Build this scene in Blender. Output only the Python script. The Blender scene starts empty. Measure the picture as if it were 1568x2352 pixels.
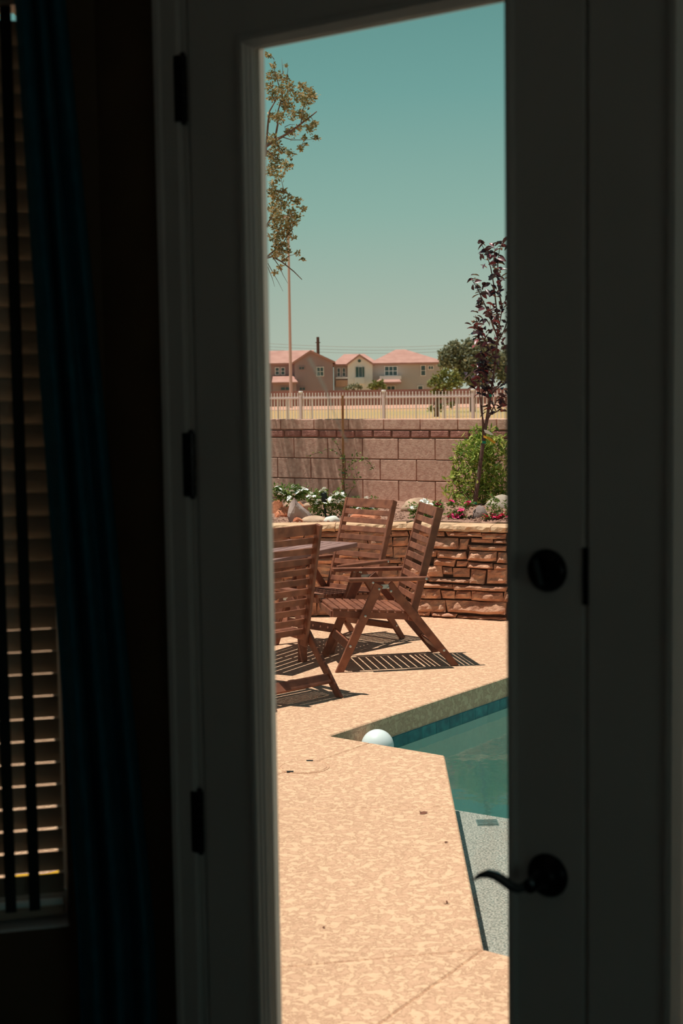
import bpy, bmesh, math, random
import numpy as np
from mathutils import Vector, Matrix
from mathutils.geometry import delaunay_2d_cdt

random.seed(7)
RNG = np.random.default_rng(7)
SC = bpy.context.scene
COL = SC.collection

# ------------------------------------------------------------------ camera, sky, sun, exposure
FPX, CX, CY, EYE = 3266.7, 784.0, 1176.0, 1.90
PITCH = math.atan((1176 - 898) / FPX)
ROLL = 0.0141
FW = Vector((0, math.cos(PITCH), -math.sin(PITCH)))
R0 = Vector((1, 0, 0))
U0 = Vector((0, math.sin(PITCH), math.cos(PITCH)))
CR = R0 * math.cos(ROLL) - U0 * math.sin(ROLL)
CU = R0 * math.sin(ROLL) + U0 * math.cos(ROLL)
cam_d = bpy.data.cameras.new('camera')
cam = bpy.data.objects.new('camera', cam_d)
COL.objects.link(cam)
M = Matrix((CR, CU, -FW)).transposed().to_4x4()
M.translation = (0, 0, EYE)
cam.matrix_world = M
cam_d.sensor_fit = 'VERTICAL'
cam_d.sensor_height = 36.0
cam_d.sensor_width = 24.0
cam_d.lens = 50.0
cam_d.clip_start = 0.05
cam_d.clip_end = 2000
cam_d.dof.use_dof = True
cam_d.dof.focus_distance = 9.8
cam_d.dof.aperture_fstop = 5.6
SC.camera = cam

W = bpy.data.worlds.new('sky')
SC.world = W
W.use_nodes = True
wt = W.node_tree
wt.nodes.clear()
w_out = wt.nodes.new('ShaderNodeOutputWorld')
w_bg = wt.nodes.new('ShaderNodeBackground')
w_ramp = wt.nodes.new('ShaderNodeValToRGB')
w_sep = wt.nodes.new('ShaderNodeSeparateXYZ')
w_tc = wt.nodes.new('ShaderNodeTexCoord')
wt.links.new(w_tc.outputs['Generated'], w_sep.inputs[0])
wt.links.new(w_sep.outputs['Z'], w_ramp.inputs[0])
wt.links.new(w_ramp.outputs[0], w_bg.inputs[0])
wt.links.new(w_bg.outputs[0], w_out.inputs[0])


def lin(c):
    c = c / 255.0
    return c / 12.92 if c <= 0.04045 else ((c + 0.055) / 1.055) ** 2.4


def rgb(r, g, b):
    return (lin(r), lin(g), lin(b), 1.0)


SKY = [(0.0, rgb(196, 202, 186)), (0.05, rgb(182, 195, 181)), (0.12, rgb(152, 187, 176)), (0.20, rgb(122, 171, 166)),
       (0.27, rgb(103, 155, 152)), (0.5, rgb(76, 116, 128)), (1.0, rgb(56, 82, 104))]
els = w_ramp.color_ramp.elements
els[0].position, els[0].color = SKY[0]
els[1].position, els[1].color = SKY[-1]
for pos, colr in SKY[1:-1]:
    e = els.new(pos)
    e.color = colr
w_bg.inputs[1].default_value = 1.0

SUN_TO = Vector((-0.26, -0.006, 1.0)).normalized()
sun_d = bpy.data.lights.new('sun', 'SUN')
sun_d.energy = 5.6
sun_d.color = (1.0, 0.95, 0.86)
sun_d.angle = math.radians(0.53)
sun = bpy.data.objects.new('sun', sun_d)
COL.objects.link(sun)
sun.rotation_euler = (-SUN_TO).to_track_quat('-Z', 'Y').to_euler()
sun.location = (-5, 5, 12)

vs = SC.view_settings
SC.display_settings.display_device = 'sRGB'
vs.view_transform = 'Standard'
vs.look = 'None'
vs.gamma = 1.0
vs.exposure = 0.0
vs.use_curve_mapping = False
SC.cycles.max_bounces = 14
SC.cycles.diffuse_bounces = 8
SC.cycles.transparent_max_bounces = 24


# ------------------------------------------------------------------ measuring helpers (photo frame -> place)
def ray(x, y):
    return CR * (x - CX) + CU * (CY - y) + FW * FPX


def at(x, y, Y):
    d = ray(x, y)
    return Vector((0, 0, EYE)) + d * (Y / d.y)


def ground(x, y, h=0.0):
    d = ray(x, y)
    return Vector((0, 0, EYE)) + d * ((h - EYE) / d.z)


def onplane(x, y, p0, n):
    d = ray(x, y)
    o = Vector((0, 0, EYE))
    return o + d * ((Vector(p0) - o).dot(n) / d.dot(n))


# ------------------------------------------------------------------ materials
MATS = {}


def nodes_of(name):
    m = bpy.data.materials.new(name)
    m.use_nodes = True
    nt = m.node_tree
    return m, nt, nt.nodes['Principled BSDF']


def N(nt, typ, **kw):
    n = nt.nodes.new(typ)
    for k, v in kw.items():
        setattr(n, k, v)
    return n


def mat(name, c1, c2=None, rough=0.7, scale=8.0, detail=4.0, stretch=(1, 1, 1), bump=0.0, bscale=None, bdist=0.01,
        rnd=0.0, metallic=0.0, spec=0.3, lo=0.35, hi=0.65, coord='Object', c3=None, sheen=0.0):
    m, nt, b = nodes_of(name)
    L = nt.links.new
    tc = N(nt, 'ShaderNodeTexCoord')
    mp = N(nt, 'ShaderNodeMapping')
    mp.inputs['Scale'].default_value = stretch
    if coord == 'World':
        g = N(nt, 'ShaderNodeNewGeometry')
        L(g.outputs['Position'], mp.inputs['Vector'])
    else:
        L(tc.outputs[coord], mp.inputs['Vector'])
    no = N(nt, 'ShaderNodeTexNoise')
    no.inputs['Scale'].default_value = scale
    no.inputs['Detail'].default_value = detail
    oi = N(nt, 'ShaderNodeObjectInfo')
    no.noise_dimensions = '4D'
    mul = N(nt, 'ShaderNodeMath', operation='MULTIPLY')
    mul.inputs[1].default_value = 37.0
    L(oi.outputs['Random'], mul.inputs[0])
    L(mul.outputs[0], no.inputs['W'])
    L(mp.outputs[0], no.inputs['Vector'])
    rp = N(nt, 'ShaderNodeValToRGB')
    rp.color_ramp.elements[0].position = lo
    rp.color_ramp.elements[0].color = c1
    rp.color_ramp.elements[1].position = hi
    rp.color_ramp.elements[1].color = c2 or c1
    if c3:
        e = rp.color_ramp.elements.new((lo + hi) / 2)
        e.color = c3
    L(no.outputs['Fac'], rp.inputs[0])
    out = rp.outputs[0]
    if rnd:
        hs = N(nt, 'ShaderNodeHueSaturation')
        mr = N(nt, 'ShaderNodeMapRange')
        mr.inputs['To Min'].default_value = 1 - rnd
        mr.inputs['To Max'].default_value = 1 + rnd
        L(oi.outputs['Random'], mr.inputs['Value'])
        L(mr.outputs[0], hs.inputs['Value'])
        L(out, hs.inputs['Color'])
        out = hs.outputs[0]
    L(out, b.inputs['Base Color'])
    b.inputs['Roughness'].default_value = rough
    b.inputs['Metallic'].default_value = metallic
    b.inputs['Specular IOR Level'].default_value = spec
    if bump:
        n2 = N(nt, 'ShaderNodeTexNoise')
        n2.inputs['Scale'].default_value = bscale or scale * 2
        n2.inputs['Detail'].default_value = 5
        L(mp.outputs[0], n2.inputs['Vector'])
        bp = N(nt, 'ShaderNodeBump')
        bp.inputs['Strength'].default_value = bump
        bp.inputs['Distance'].default_value = bdist
        L(n2.outputs['Fac'], bp.inputs['Height'])
        L(bp.outputs[0], b.inputs['Normal'])
    MATS[name] = m
    return m


mat('wood', rgb(116, 70, 54), rgb(152, 95, 72), rough=0.5, scale=3.0, stretch=(6, 6, 6), detail=6, rnd=0.14, bump=0.15, bscale=40, bdist=0.002)
mat('table_wood', rgb(136, 100, 94), rgb(164, 126, 118), rough=0.5, scale=6, rnd=0.1)
mat('steel', rgb(190, 190, 185), rough=0.35, metallic=0.8)
mat('dark_bronze', rgb(34, 34, 36), rgb(46, 45, 46), rough=0.28, metallic=0.85, scale=20)
mat('chrome', rgb(120, 135, 140), rough=0.16, metallic=1.0)
mat('door_paint', rgb(208, 205, 202), rgb(214, 211, 208), rough=0.5, scale=5)
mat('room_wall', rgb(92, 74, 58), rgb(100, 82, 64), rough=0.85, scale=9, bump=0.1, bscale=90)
mat('room_white', rgb(222, 226, 230), rgb(226, 230, 234), rough=0.85)
mat('room_floor', rgb(170, 166, 164), rgb(184, 180, 178), rough=0.6, scale=3)
mat('blind', rgb(176, 162, 146), rgb(184, 170, 154), rough=0.5, scale=6)
mat('tape', rgb(40, 46, 46), rough=0.9)
mat('curtain', rgb(15, 80, 98), rgb(20, 92, 110), rough=0.9, scale=30)
mat('block', rgb(202, 152, 134), rgb(228, 182, 162), rough=0.95, scale=26, rnd=0.05, bump=0.4, bscale=60, bdist=0.006, coord='Object')
mat('mortar', rgb(150, 112, 96), rgb(166, 126, 110), rough=1.0, scale=30)
mat('red_brick', rgb(164, 106, 96), rgb(190, 132, 118), rough=0.95, scale=20, rnd=0.16, bump=0.6, bscale=50)
mat('stone', rgb(162, 114, 92), rgb(216, 168, 138), rough=0.95, scale=11, rnd=0.18, bump=0.9, bscale=38, bdist=0.014, lo=0.3, hi=0.7, c3=rgb(194, 142, 116), coord='Object')
mat('stone_mortar', rgb(66, 50, 44), rgb(86, 66, 56), rough=1.0, scale=30)
mat('cap_stone', rgb(204, 162, 128), rgb(222, 182, 148), rough=0.95, scale=7, rnd=0.05, bump=0.8, bscale=30, bdist=0.014)
mat('soil', rgb(150, 112, 96), rgb(190, 146, 126), rough=1.0, scale=30, coord='World', bump=0.9, bscale=60, bdist=0.03)
mat('boulder_grey', rgb(168, 148, 134), rgb(200, 180, 164), rough=0.95, scale=7, rnd=0.08, bump=0.5, bscale=25)
mat('boulder_tan', rgb(176, 140, 118), rgb(210, 176, 150), rough=0.95, scale=7, rnd=0.08, bump=0.5, bscale=25)
mat('rock_orange', rgb(190, 110, 80), rgb(222, 146, 110), rough=0.95, scale=9, rnd=0.1, bump=0.6, bscale=25)
mat('rock_purple', rgb(146, 124, 120), rgb(178, 156, 148), rough=0.95, scale=8, rnd=0.05, bump=0.5, bscale=25)
mat('white_stone', rgb(238, 232, 220), rough=0.7)
mat('white_plastic', rgb(226, 232, 230), rough=0.35)
mat('field', rgb(196, 148, 106), rgb(174, 148, 98), rough=1.0, scale=0.05, detail=6, coord='World')
mat('dirt_strip', rgb(206, 152, 130), rough=1.0)
mat('far_wall', rgb(150, 112, 102), rgb(166, 124, 112), rough=1.0, scale=0.4)
mat('fence_white', rgb(242, 228, 228), rgb(246, 234, 234), rough=0.6)
mat('fence_rail', rgb(220, 194, 196), rough=0.7)
mat('roof_pink', rgb(178, 130, 118), rgb(194, 146, 133), rough=0.9, scale=0.8, detail=6)
mat('wall_taupe', rgb(166, 140, 140), rgb(172, 146, 146), rough=0.95, scale=0.5)
mat('wall_cream', rgb(190, 178, 174), rgb(196, 184, 180), rough=0.95, scale=0.5)
mat('wall_pale', rgb(244, 236, 232), rough=0.95)
mat('trim_tan', rgb(204, 162, 134), rough=0.9)
mat('house_glass', rgb(66, 90, 92), rough=0.15, spec=0.5)
mat('shutter_teal', rgb(72, 98, 96), rough=0.7)
mat('pole_metal', rgb(202, 168, 152), rough=0.6)
mat('stake_wood', rgb(168, 112, 74), rgb(186, 130, 90), rough=0.8, scale=20)
mat('dark_wood', rgb(96, 64, 56), rough=0.9)
mat('bark', rgb(108, 80, 66), rgb(136, 104, 88), rough=0.95, scale=30)
mat('plum_bark', rgb(92, 64, 60), rgb(120, 88, 80), rough=0.9, scale=40)
mat('green_tie', rgb(30, 140, 110), rough=0.6)
mat('paper_tag', rgb(240, 236, 228), rough=0.7)
mat('yellow_tag', rgb(222, 160, 50), rough=0.6)
mat('black_plastic', rgb(30, 34, 34), rough=0.5)
mat('white_petal', rgb(255, 252, 246), rough=0.8)
mat('pink_petal', rgb(240, 64, 130), rough=0.6)
mat('red_petal', rgb(240, 66, 112), rough=0.6)
mat('yellow_hose', rgb(226, 170, 50), rough=0.5)
mat('pool_tile', rgb(16, 84, 94), rgb(40, 122, 126), rough=0.25, scale=18, rnd=0.12, spec=0.5, detail=8)
mat('plaster', rgb(168, 206, 196), rgb(178, 214, 204), rough=0.9, scale=3, coord='World')
mat('pebble', rgb(112, 112, 104), rgb(196, 184, 172), rough=0.9, scale=110, detail=4, coord='World', lo=0.38, hi=0.62)
mat('drain', rgb(96, 112, 106), rgb(120, 130, 122), rough=0.6, scale=40)
mat('lid', rgb(236, 190, 150), rgb(242, 198, 158), rough=0.8, scale=6)


def leaf_mat(name, c1, c2, c3=None, trans=0.25, rnd_scale=9.0, rough=0.55):
    m, nt, b = nodes_of(name)
    L = nt.links.new
    g = N(nt, 'ShaderNodeNewGeometry')
    rp = N(nt, 'ShaderNodeValToRGB')
    rp.color_ramp.elements[0].color = c1
    rp.color_ramp.elements[1].color = c2
    if c3:
        rp.color_ramp.elements.new(0.55).color = c3
    L(g.outputs['Random Per Island'], rp.inputs[0])
    L(rp.outputs[0], b.inputs['Base Color'])
    b.inputs['Roughness'].default_value = rough
    b.inputs['Specular IOR Level'].default_value = 0.3
    tr = N(nt, 'ShaderNodeBsdfTranslucent')
    L(rp.outputs[0], tr.inputs[0])
    mx = N(nt, 'ShaderNodeMixShader')
    mx.inputs[0].default_value = trans
    out = nt.nodes['Material Output']
    L(b.outputs[0], mx.inputs[1])
    L(tr.outputs[0], mx.inputs[2])
    L(mx.outputs[0], out.inputs[0])
    MATS[name] = m


leaf_mat('tree_leaf', rgb(96, 94, 56), rgb(216, 178, 130), rgb(160, 142, 92))
leaf_mat('far_leaf', rgb(112, 116, 92), rgb(176, 166, 134), rgb(140, 140, 110), trans=0.25)
leaf_mat('far_leaf_light', rgb(112, 118, 64), rgb(164, 156, 88), rgb(136, 138, 76), trans=0.15)
leaf_mat('plum_leaf', rgb(58, 34, 42), rgb(140, 66, 70), rgb(92, 52, 58), trans=0.15, rough=0.35)
leaf_mat('bush_leaf', rgb(92, 118, 50), rgb(218, 214, 118), rgb(150, 168, 74), trans=0.35)
leaf_mat('flower_leaf', rgb(78, 106, 48), rgb(156, 170, 88), rgb(108, 134, 62))
leaf_mat('dry_leaf', rgb(96, 60, 46), rgb(150, 90, 66), trans=0.05)


def deck_material():
    m, nt, b = nodes_of('cool_deck')
    L = nt.links.new
    g = N(nt, 'ShaderNodeNewGeometry')
    no = N(nt, 'ShaderNodeTexNoise')
    no.inputs['Scale'].default_value = 26.0
    no.inputs['Detail'].default_value = 7.0
    no.inputs['Roughness'].default_value = 0.66
    no.inputs['Distortion'].default_value = 0.5
    L(g.outputs['Position'], no.inputs['Vector'])
    rp = N(nt, 'ShaderNodeValToRGB')
    E_ = rp.color_ramp.elements
    E_[0].position, E_[0].color = 0.38, rgb(214, 170, 140)
    E_[1].position, E_[1].color = 0.62, rgb(226, 184, 151)
    for p, c in ((0.46, rgb(209, 164, 134)), (0.495, rgb(188, 144, 115)), (0.52, rgb(221, 178, 146))):
        E_.new(p).color = c
    L(no.outputs['Fac'], rp.inputs[0])
    big = N(nt, 'ShaderNodeTexNoise')
    big.inputs['Scale'].default_value = 0.9
    big.inputs['Detail'].default_value = 3
    L(g.outputs['Position'], big.inputs['Vector'])
    mr = N(nt, 'ShaderNodeMapRange')
    mr.inputs['To Min'].default_value = 0.94
    mr.inputs['To Max'].default_value = 1.06
    L(big.outputs['Fac'], mr.inputs['Value'])
    hs = N(nt, 'ShaderNodeHueSaturation')
    L(mr.outputs[0], hs.inputs['Value'])
    L(rp.outputs[0], hs.inputs['Color'])
    L(hs.outputs[0], b.inputs['Base Color'])
    b.inputs['Roughness'].default_value = 0.85
    b.inputs['Specular IOR Level'].default_value = 0.15
    st = N(nt, 'ShaderNodeMapRange')
    st.interpolation_type = 'SMOOTHSTEP'
    st.inputs['From Min'].default_value = 0.46
    st.inputs['From Max'].default_value = 0.53
    L(no.outputs['Fac'], st.inputs['Value'])
    fine = N(nt, 'ShaderNodeTexNoise')
    fine.inputs['Scale'].default_value = 160
    L(g.outputs['Position'], fine.inputs['Vector'])
    inv = N(nt, 'ShaderNodeMath', operation='SUBTRACT')
    inv.inputs[0].default_value = 1.0
    L(st.outputs[0], inv.inputs[1])
    m1 = N(nt, 'ShaderNodeMath', operation='MULTIPLY')
    L(inv.outputs[0], m1.inputs[0])
    L(fine.outputs['Fac'], m1.inputs[1])
    ad = N(nt, 'ShaderNodeMath', operation='ADD')
    L(st.outputs[0], ad.inputs[0])
    L(m1.outputs[0], ad.inputs[1])
    bp = N(nt, 'ShaderNodeBump')
    bp.inputs['Strength'].default_value = 0.5
    bp.inputs['Distance'].default_value = 0.004
    L(ad.outputs[0], bp.inputs['Height'])
    L(bp.outputs[0], b.inputs['Normal'])
    MATS['deck'] = m


deck_material()


def water_material():
    m, nt, b = nodes_of('pool_water')
    L = nt.links.new
    nt.nodes.remove(b)
    out = nt.nodes['Material Output']
    tr = N(nt, 'ShaderNodeBsdfTransparent')
    gl = N(nt, 'ShaderNodeBsdfGlossy')
    gl.inputs['Roughness'].default_value = 0.01
    fr = N(nt, 'ShaderNodeFresnel')
    fr.inputs['IOR'].default_value = 1.33
    g = N(nt, 'ShaderNodeNewGeometry')
    mp = N(nt, 'ShaderNodeMapping')
    mp.inputs['Scale'].default_value = (1.0, 1.0, 1.0)
    L(g.outputs['Position'], mp.inputs['Vector'])
    n1 = N(nt, 'ShaderNodeTexNoise')
    n1.inputs['Scale'].default_value = 7.0
    n1.inputs['Detail'].default_value = 3
    L(mp.outputs[0], n1.inputs['Vector'])
    bp = N(nt, 'ShaderNodeBump')
    bp.inputs['Strength'].default_value = 0.22
    bp.inputs['Distance'].default_value = 0.006
    L(n1.outputs['Fac'], bp.inputs['Height'])
    L(bp.outputs[0], gl.inputs['Normal'])
    mx = N(nt, 'ShaderNodeMixShader')
    L(fr.outputs[0], mx.inputs[0])
    L(tr.outputs[0], mx.inputs[1])
    L(gl.outputs[0], mx.inputs[2])
    L(mx.outputs[0], out.inputs['Surface'])
    va = N(nt, 'ShaderNodeVolumeAbsorption')
    va.inputs['Color'].default_value = (0.25, 0.80, 0.78, 1)
    va.inputs['Density'].default_value = 0.26
    L(va.outputs[0], out.inputs['Volume'])
    MATS['water'] = m


water_material()


def glass_material(name, tint=(0.93, 0.95, 0.94, 1)):
    m, nt, b = nodes_of(name)
    L = nt.links.new
    nt.nodes.remove(b)
    out = nt.nodes['Material Output']
    tr = N(nt, 'ShaderNodeBsdfTransparent')
    tr.inputs[0].default_value = tint
    gl = N(nt, 'ShaderNodeBsdfGlossy')
    gl.inputs['Roughness'].default_value = 0.02
    fr = N(nt, 'ShaderNodeFresnel')
    fr.inputs['IOR'].default_value = 1.3
    mx = N(nt, 'ShaderNodeMixShader')
    L(fr.outputs[0], mx.inputs[0])
    L(tr.outputs[0], mx.inputs[1])
    L(gl.outputs[0], mx.inputs[2])
    L(mx.outputs[0], out.inputs['Surface'])
    MATS[name] = m


glass_material('clear_glass')


def smudge_material():
    m, nt, b = nodes_of('glass_smudge')
    L = nt.links.new
    out = nt.nodes['Material Output']
    b.inputs['Base Color'].default_value = rgb(214, 214, 206)
    b.inputs['Roughness'].default_value = 1.0
    tr = N(nt, 'ShaderNodeBsdfTransparent')
    tl = N(nt, 'ShaderNodeBsdfTranslucent')
    tl.inputs[0].default_value = rgb(220, 220, 212)
    mx = N(nt, 'ShaderNodeMixShader')
    mx.inputs[0].default_value = 0.45
    L(tr.outputs[0], mx.inputs[1])
    L(tl.outputs[0], mx.inputs[2])
    L(mx.outputs[0], out.inputs['Surface'])
    MATS['smudge'] = m


smudge_material()


# ------------------------------------------------------------------ mesh helpers
class MB:
    def __init__(self):
        self.v = []
        self.f = []

    def add(self, vs_, fs_):
        o = len(self.v)
        self.v += [tuple(p) for p in vs_]
        self.f += [tuple(i + o for i in q) for q in fs_]
        return self

    def box(self, c, size, ax=None, ch=0.0):
        """chamfered box, centre c, full sizes, axes ax (3 vectors)"""
        ex, ey, ez = ax or (Vector((1, 0, 0)), Vector((0, 1, 0)), Vector((0, 0, 1)))
        c = Vector(c)
        hx, hy, hz = [s / 2 for s in size]
        if ch <= 0:
            P = [c + ex * (hx * i) + ey * (hy * j) + ez * (hz * k) for k in (-1, 1) for j in (-1, 1) for i in (-1, 1)]
            return self.add(P, [(0, 2, 3, 1), (4, 5, 7, 6), (0, 1, 5, 4), (2, 6, 7, 3), (0, 4, 6, 2), (1, 3, 7, 5)])
        ch = min(ch, hx * .9, hy * .9, hz * .9)
        P = []
        idx = {}
        for i in (-1, 1):
            for j in (-1, 1):
                for k in (-1, 1):
                    for a in range(3):
                        q = [hx * i, hy * j, hz * k]
                        for t in range(3):
                            if t != a:
                                q[t] -= ch * (i, j, k)[t]
                        idx[(i, j, k, a)] = len(P)
                        P.append(c + ex * q[0] + ey * q[1] + ez * q[2])
        F = []
        S = (-1, 1)
        for s in S:
            F.append([idx[(s, j, k, 0)] for j, k in ((-1, -1), (1, -1), (1, 1), (-1, 1))][::s])
            F.append([idx[(i, s, k, 1)] for i, k in ((-1, -1), (-1, 1), (1, 1), (1, -1))][::s])
            F.append([idx[(i, j, s, 2)] for i, j in ((-1, -1), (1, -1), (1, 1), (-1, 1))][::s])
        for i in S:
            for j in S:
                F.append([idx[(i, j, -1, 0)], idx[(i, j, -1, 1)], idx[(i, j, 1, 1)], idx[(i, j, 1, 0)]][::i * j])
        for i in S:
            for k in S:
                F.append([idx[(i, -1, k, 0)], idx[(i, 1, k, 0)], idx[(i, 1, k, 2)], idx[(i, -1, k, 2)]][::i * k])
        for j in S:
            for k in S:
                F.append([idx[(-1, j, k, 1)], idx[(-1, j, k, 2)], idx[(1, j, k, 2)], idx[(1, j, k, 1)]][::j * k])
        for i in S:
            for j in S:
                for k in S:
                    F.append([idx[(i, j, k, a)] for a in range(3)][::i * j * k])
        return self.add(P, F)

    def bar(self, p, q, w, t, side, ch=0.0):
        """board from p to q; 'side' is the direction of its thickness t, w is the other one"""
        p, q = Vector(p), Vector(q)
        e = (q - p).normalized()
        s = Vector(side)
        s = (s - e * s.dot(e)).normalized()
        u = s.cross(e)
        return self.box((p + q) / 2, ((q - p).length, w, t), (e, u, s), ch)

    def tube(self, pts, rad, n=8, cap=True):
        pts = [Vector(p) for p in pts]
        if not hasattr(rad, '__len__'):
            rad = [rad] * len(pts)
        o = len(self.v)
        up = Vector((0.31, 0.17, 0.93))
        for i, p in enumerate(pts):
            d = (pts[min(i + 1, len(pts) - 1)] - pts[max(i - 1, 0)]).normalized()
            a = d.cross(up)
            if a.length < 1e-4:
                a = d.cross(Vector((1, 0, 0)))
            a.normalize()
            b = d.cross(a)
            for k in range(n):
                t = 2 * math.pi * k / n
                self.v.append(tuple(p + (a * math.cos(t) + b * math.sin(t)) * rad[i]))
        for i in range(len(pts) - 1):
            for k in range(n):
                k2 = (k + 1) % n
                self.f.append((o + i * n + k, o + i * n + k2, o + (i + 1) * n + k2, o + (i + 1) * n + k))
        if cap:
            self.f.append(tuple(o + k for k in range(n))[::-1])
            self.f.append(tuple(o + (len(pts) - 1) * n + k for k in range(n)))
        return self

    def lathe(self, prof, c, ax, n=24):
        """profile [(r,h)] about axis ax from centre c"""
        ax = Vector(ax).normalized()
        a = ax.orthogonal().normalized()
        b = ax.cross(a)
        c = Vector(c)
        o = len(self.v)
        for r, h in prof:
            for k in range(n):
                t = 2 * math.pi * k / n
                self.v.append(tuple(c + ax * h + (a * math.cos(t) + b * math.sin(t)) * r))
        for i in range(len(prof) - 1):
            for k in range(n):
                k2 = (k + 1) % n
                self.f.append((o + i * n + k, o + i * n + k2, o + (i + 1) * n + k2, o + (i + 1) * n + k))
        self.f.append(tuple(o + k for k in range(n))[::-1])
        self.f.append(tuple(o + (len(prof) - 1) * n + k for k in range(n)))
        return self

    def prism(self, poly, z0, z1):
        n = len(poly)
        P = [(p[0], p[1], z0) for p in poly] + [(p[0], p[1], z1) for p in poly]
        F = [tuple(range(n))[::-1], tuple(range(n, 2 * n))]
        F += [(i, (i + 1) % n, n + (i + 1) % n, n + i) for i in range(n)]
        return self.add(P, F)

    def extrude(self, pts, d):
        """planar polygon of 3d points extruded by vector d"""
        n = len(pts)
        pts = [Vector(p) for p in pts]
        d = Vector(d)
        F = [tuple(range(n))[::-1], tuple(range(n, 2 * n))]
        F += [(i, (i + 1) % n, n + (i + 1) % n, n + i) for i in range(n)]
        return self.add(pts + [p + d for p in pts], F)

    def mesh(self, name, smooth=False, fix=True):
        me = bpy.data.meshes.new(name)
        me.from_pydata(self.v, [], self.f)
        if fix:
            bm = bmesh.new()
            bm.from_mesh(me)
            bmesh.ops.recalc_face_normals(bm, faces=bm.faces)
            bm.to_mesh(me)
            bm.free()
        if smooth:
            me.shade_smooth()
        return me

    def build(self, name, m, parent=None, smooth=False, fix=True):
        return link(name, self.mesh(name, smooth, fix), m, parent)


def link(name, me, m, parent=None):
    if m and not me.materials:
        me.materials.append(MATS[m])
    o = bpy.data.objects.new(name, me)
    COL.objects.link(o)
    if parent:
        o.parent = parent
    return o


def tag(o, label, cat, group=None, kind=None):
    o['label'] = label
    o['category'] = cat
    if group:
        o['group'] = group
    if kind:
        o['kind'] = kind
    return o


def empty(name, loc=(0, 0, 0), rz=0.0):
    o = bpy.data.objects.new(name, None)
    o.empty_display_size = 0.1
    o.location = loc
    o.rotation_euler = (0, 0, rz)
    COL.objects.link(o)
    return o


V = Vector

# ------------------------------------------------------------------ the house shell
# facade direction runs along the garden side of the room; FN points out into the garden
FA = math.radians(36)
FD = V((math.cos(FA), -math.sin(FA), 0))
FN = V((math.sin(FA), math.cos(FA), 0))
FP = V((-0.269, 2.568, 0))
ZF, ZC = 0.24, 3.02
UP = V((0, 0, 1))
GA = math.radians(32)                           # the garden wall and the field fence
GD = V((math.cos(GA), -math.sin(GA), 0))
GN = V((math.sin(GA), math.cos(GA), 0))
GAX = (GD, GN, V((0, 0, 1)))
AX = (FD, FN, UP)


def fp(s, n, z):
    return FP + FD * s + FN * n + UP * z


def fbox(mb, s0, s1, n0, n1, z0, z1, ch=0.0):
    return mb.box(fp((s0 + s1) / 2, (n0 + n1) / 2, (z0 + z1) / 2), (abs(s1 - s0), abs(n1 - n0), abs(z1 - z0)), AX, ch)


S_L, S_R = 0.013, 0.779          # left leaf
T_L, T_R = 0.785, 1.551          # right leaf
D_TOP = 2.672
KS = -0.215                      # where the bay wall turns off the facade
K = fp(KS, 0, 0)
BA = math.radians(13)
BD = V((-math.cos(BA), -math.sin(BA), 0))       # bay wall runs to the left, towards the camera
BN = V((-math.sin(BA), math.cos(BA), 0))        # out of the room
BAX = (BD, BN, UP)


def bp_(t, n, z):
    return V((K.x, K.y, 0)) + BD * t + BN * n + UP * z


def bbox(mb, t0, t1, n0, n1, z0, z1, ch=0.0):
    return mb.box(bp_((t0 + t1) / 2, (n0 + n1) / 2, (z0 + z1) / 2), (abs(t1 - t0), abs(n1 - n0), abs(z1 - z0)), BAX, ch)


# walls
wf = MB()
fbox(wf, KS, S_L - 0.03, 0, 0.16, ZF - 0.3, ZC)
fbox(wf, T_R + 0.03, 4.2, 0, 0.16, ZF - 0.3, ZC)
fbox(wf, S_L - 0.03, T_R + 0.03, 0, 0.16, D_TOP + 0.03, ZC)
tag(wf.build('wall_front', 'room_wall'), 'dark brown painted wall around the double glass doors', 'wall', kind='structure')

wx0 = None
q = onplane(152, 1900, bp_(0, 0.0, 0), BN)
wt0 = (q - bp_(0, 0, 0)).dot(BD)             # right jamb of the bay window
WT0, WT1 = wt0, wt0 + 1.15
WZ0 = onplane(60, 2138, bp_(0, 0, 0), BN).z
WZ1 = 2.68
wb = MB()
bbox(wb, 0, WT0, 0, 0.16, ZF - 0.3, ZC)
bbox(wb, WT1, 3.6, 0, 0.16, ZF - 0.3, ZC)
bbox(wb, WT0, WT1, 0, 0.16, ZF - 0.3, WZ0)
bbox(wb, WT0, WT1, 0, 0.16, WZ1, ZC)
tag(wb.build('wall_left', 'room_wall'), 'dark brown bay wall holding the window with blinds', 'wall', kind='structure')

# the rest of the room behind the viewer
pL = bp_(3.6, 0, 0)
pR = fp(4.2, 0, 0)
pLB = pL - FN * 4.2
pRB = pR - FN * 4.6


def wall_between(name, a, b, th, label):
    a, b = V(a), V(b)
    d = (b - a).normalized()
    n = V((-d.y, d.x, 0))
    mb = MB()
    mb.extrude([a + UP * (ZF - 0.3), b + UP * (ZF - 0.3), b + UP * ZC, a + UP * ZC], n * th)
    return tag(mb.build(name, 'room_white'), label, 'wall', kind='structure')


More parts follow.
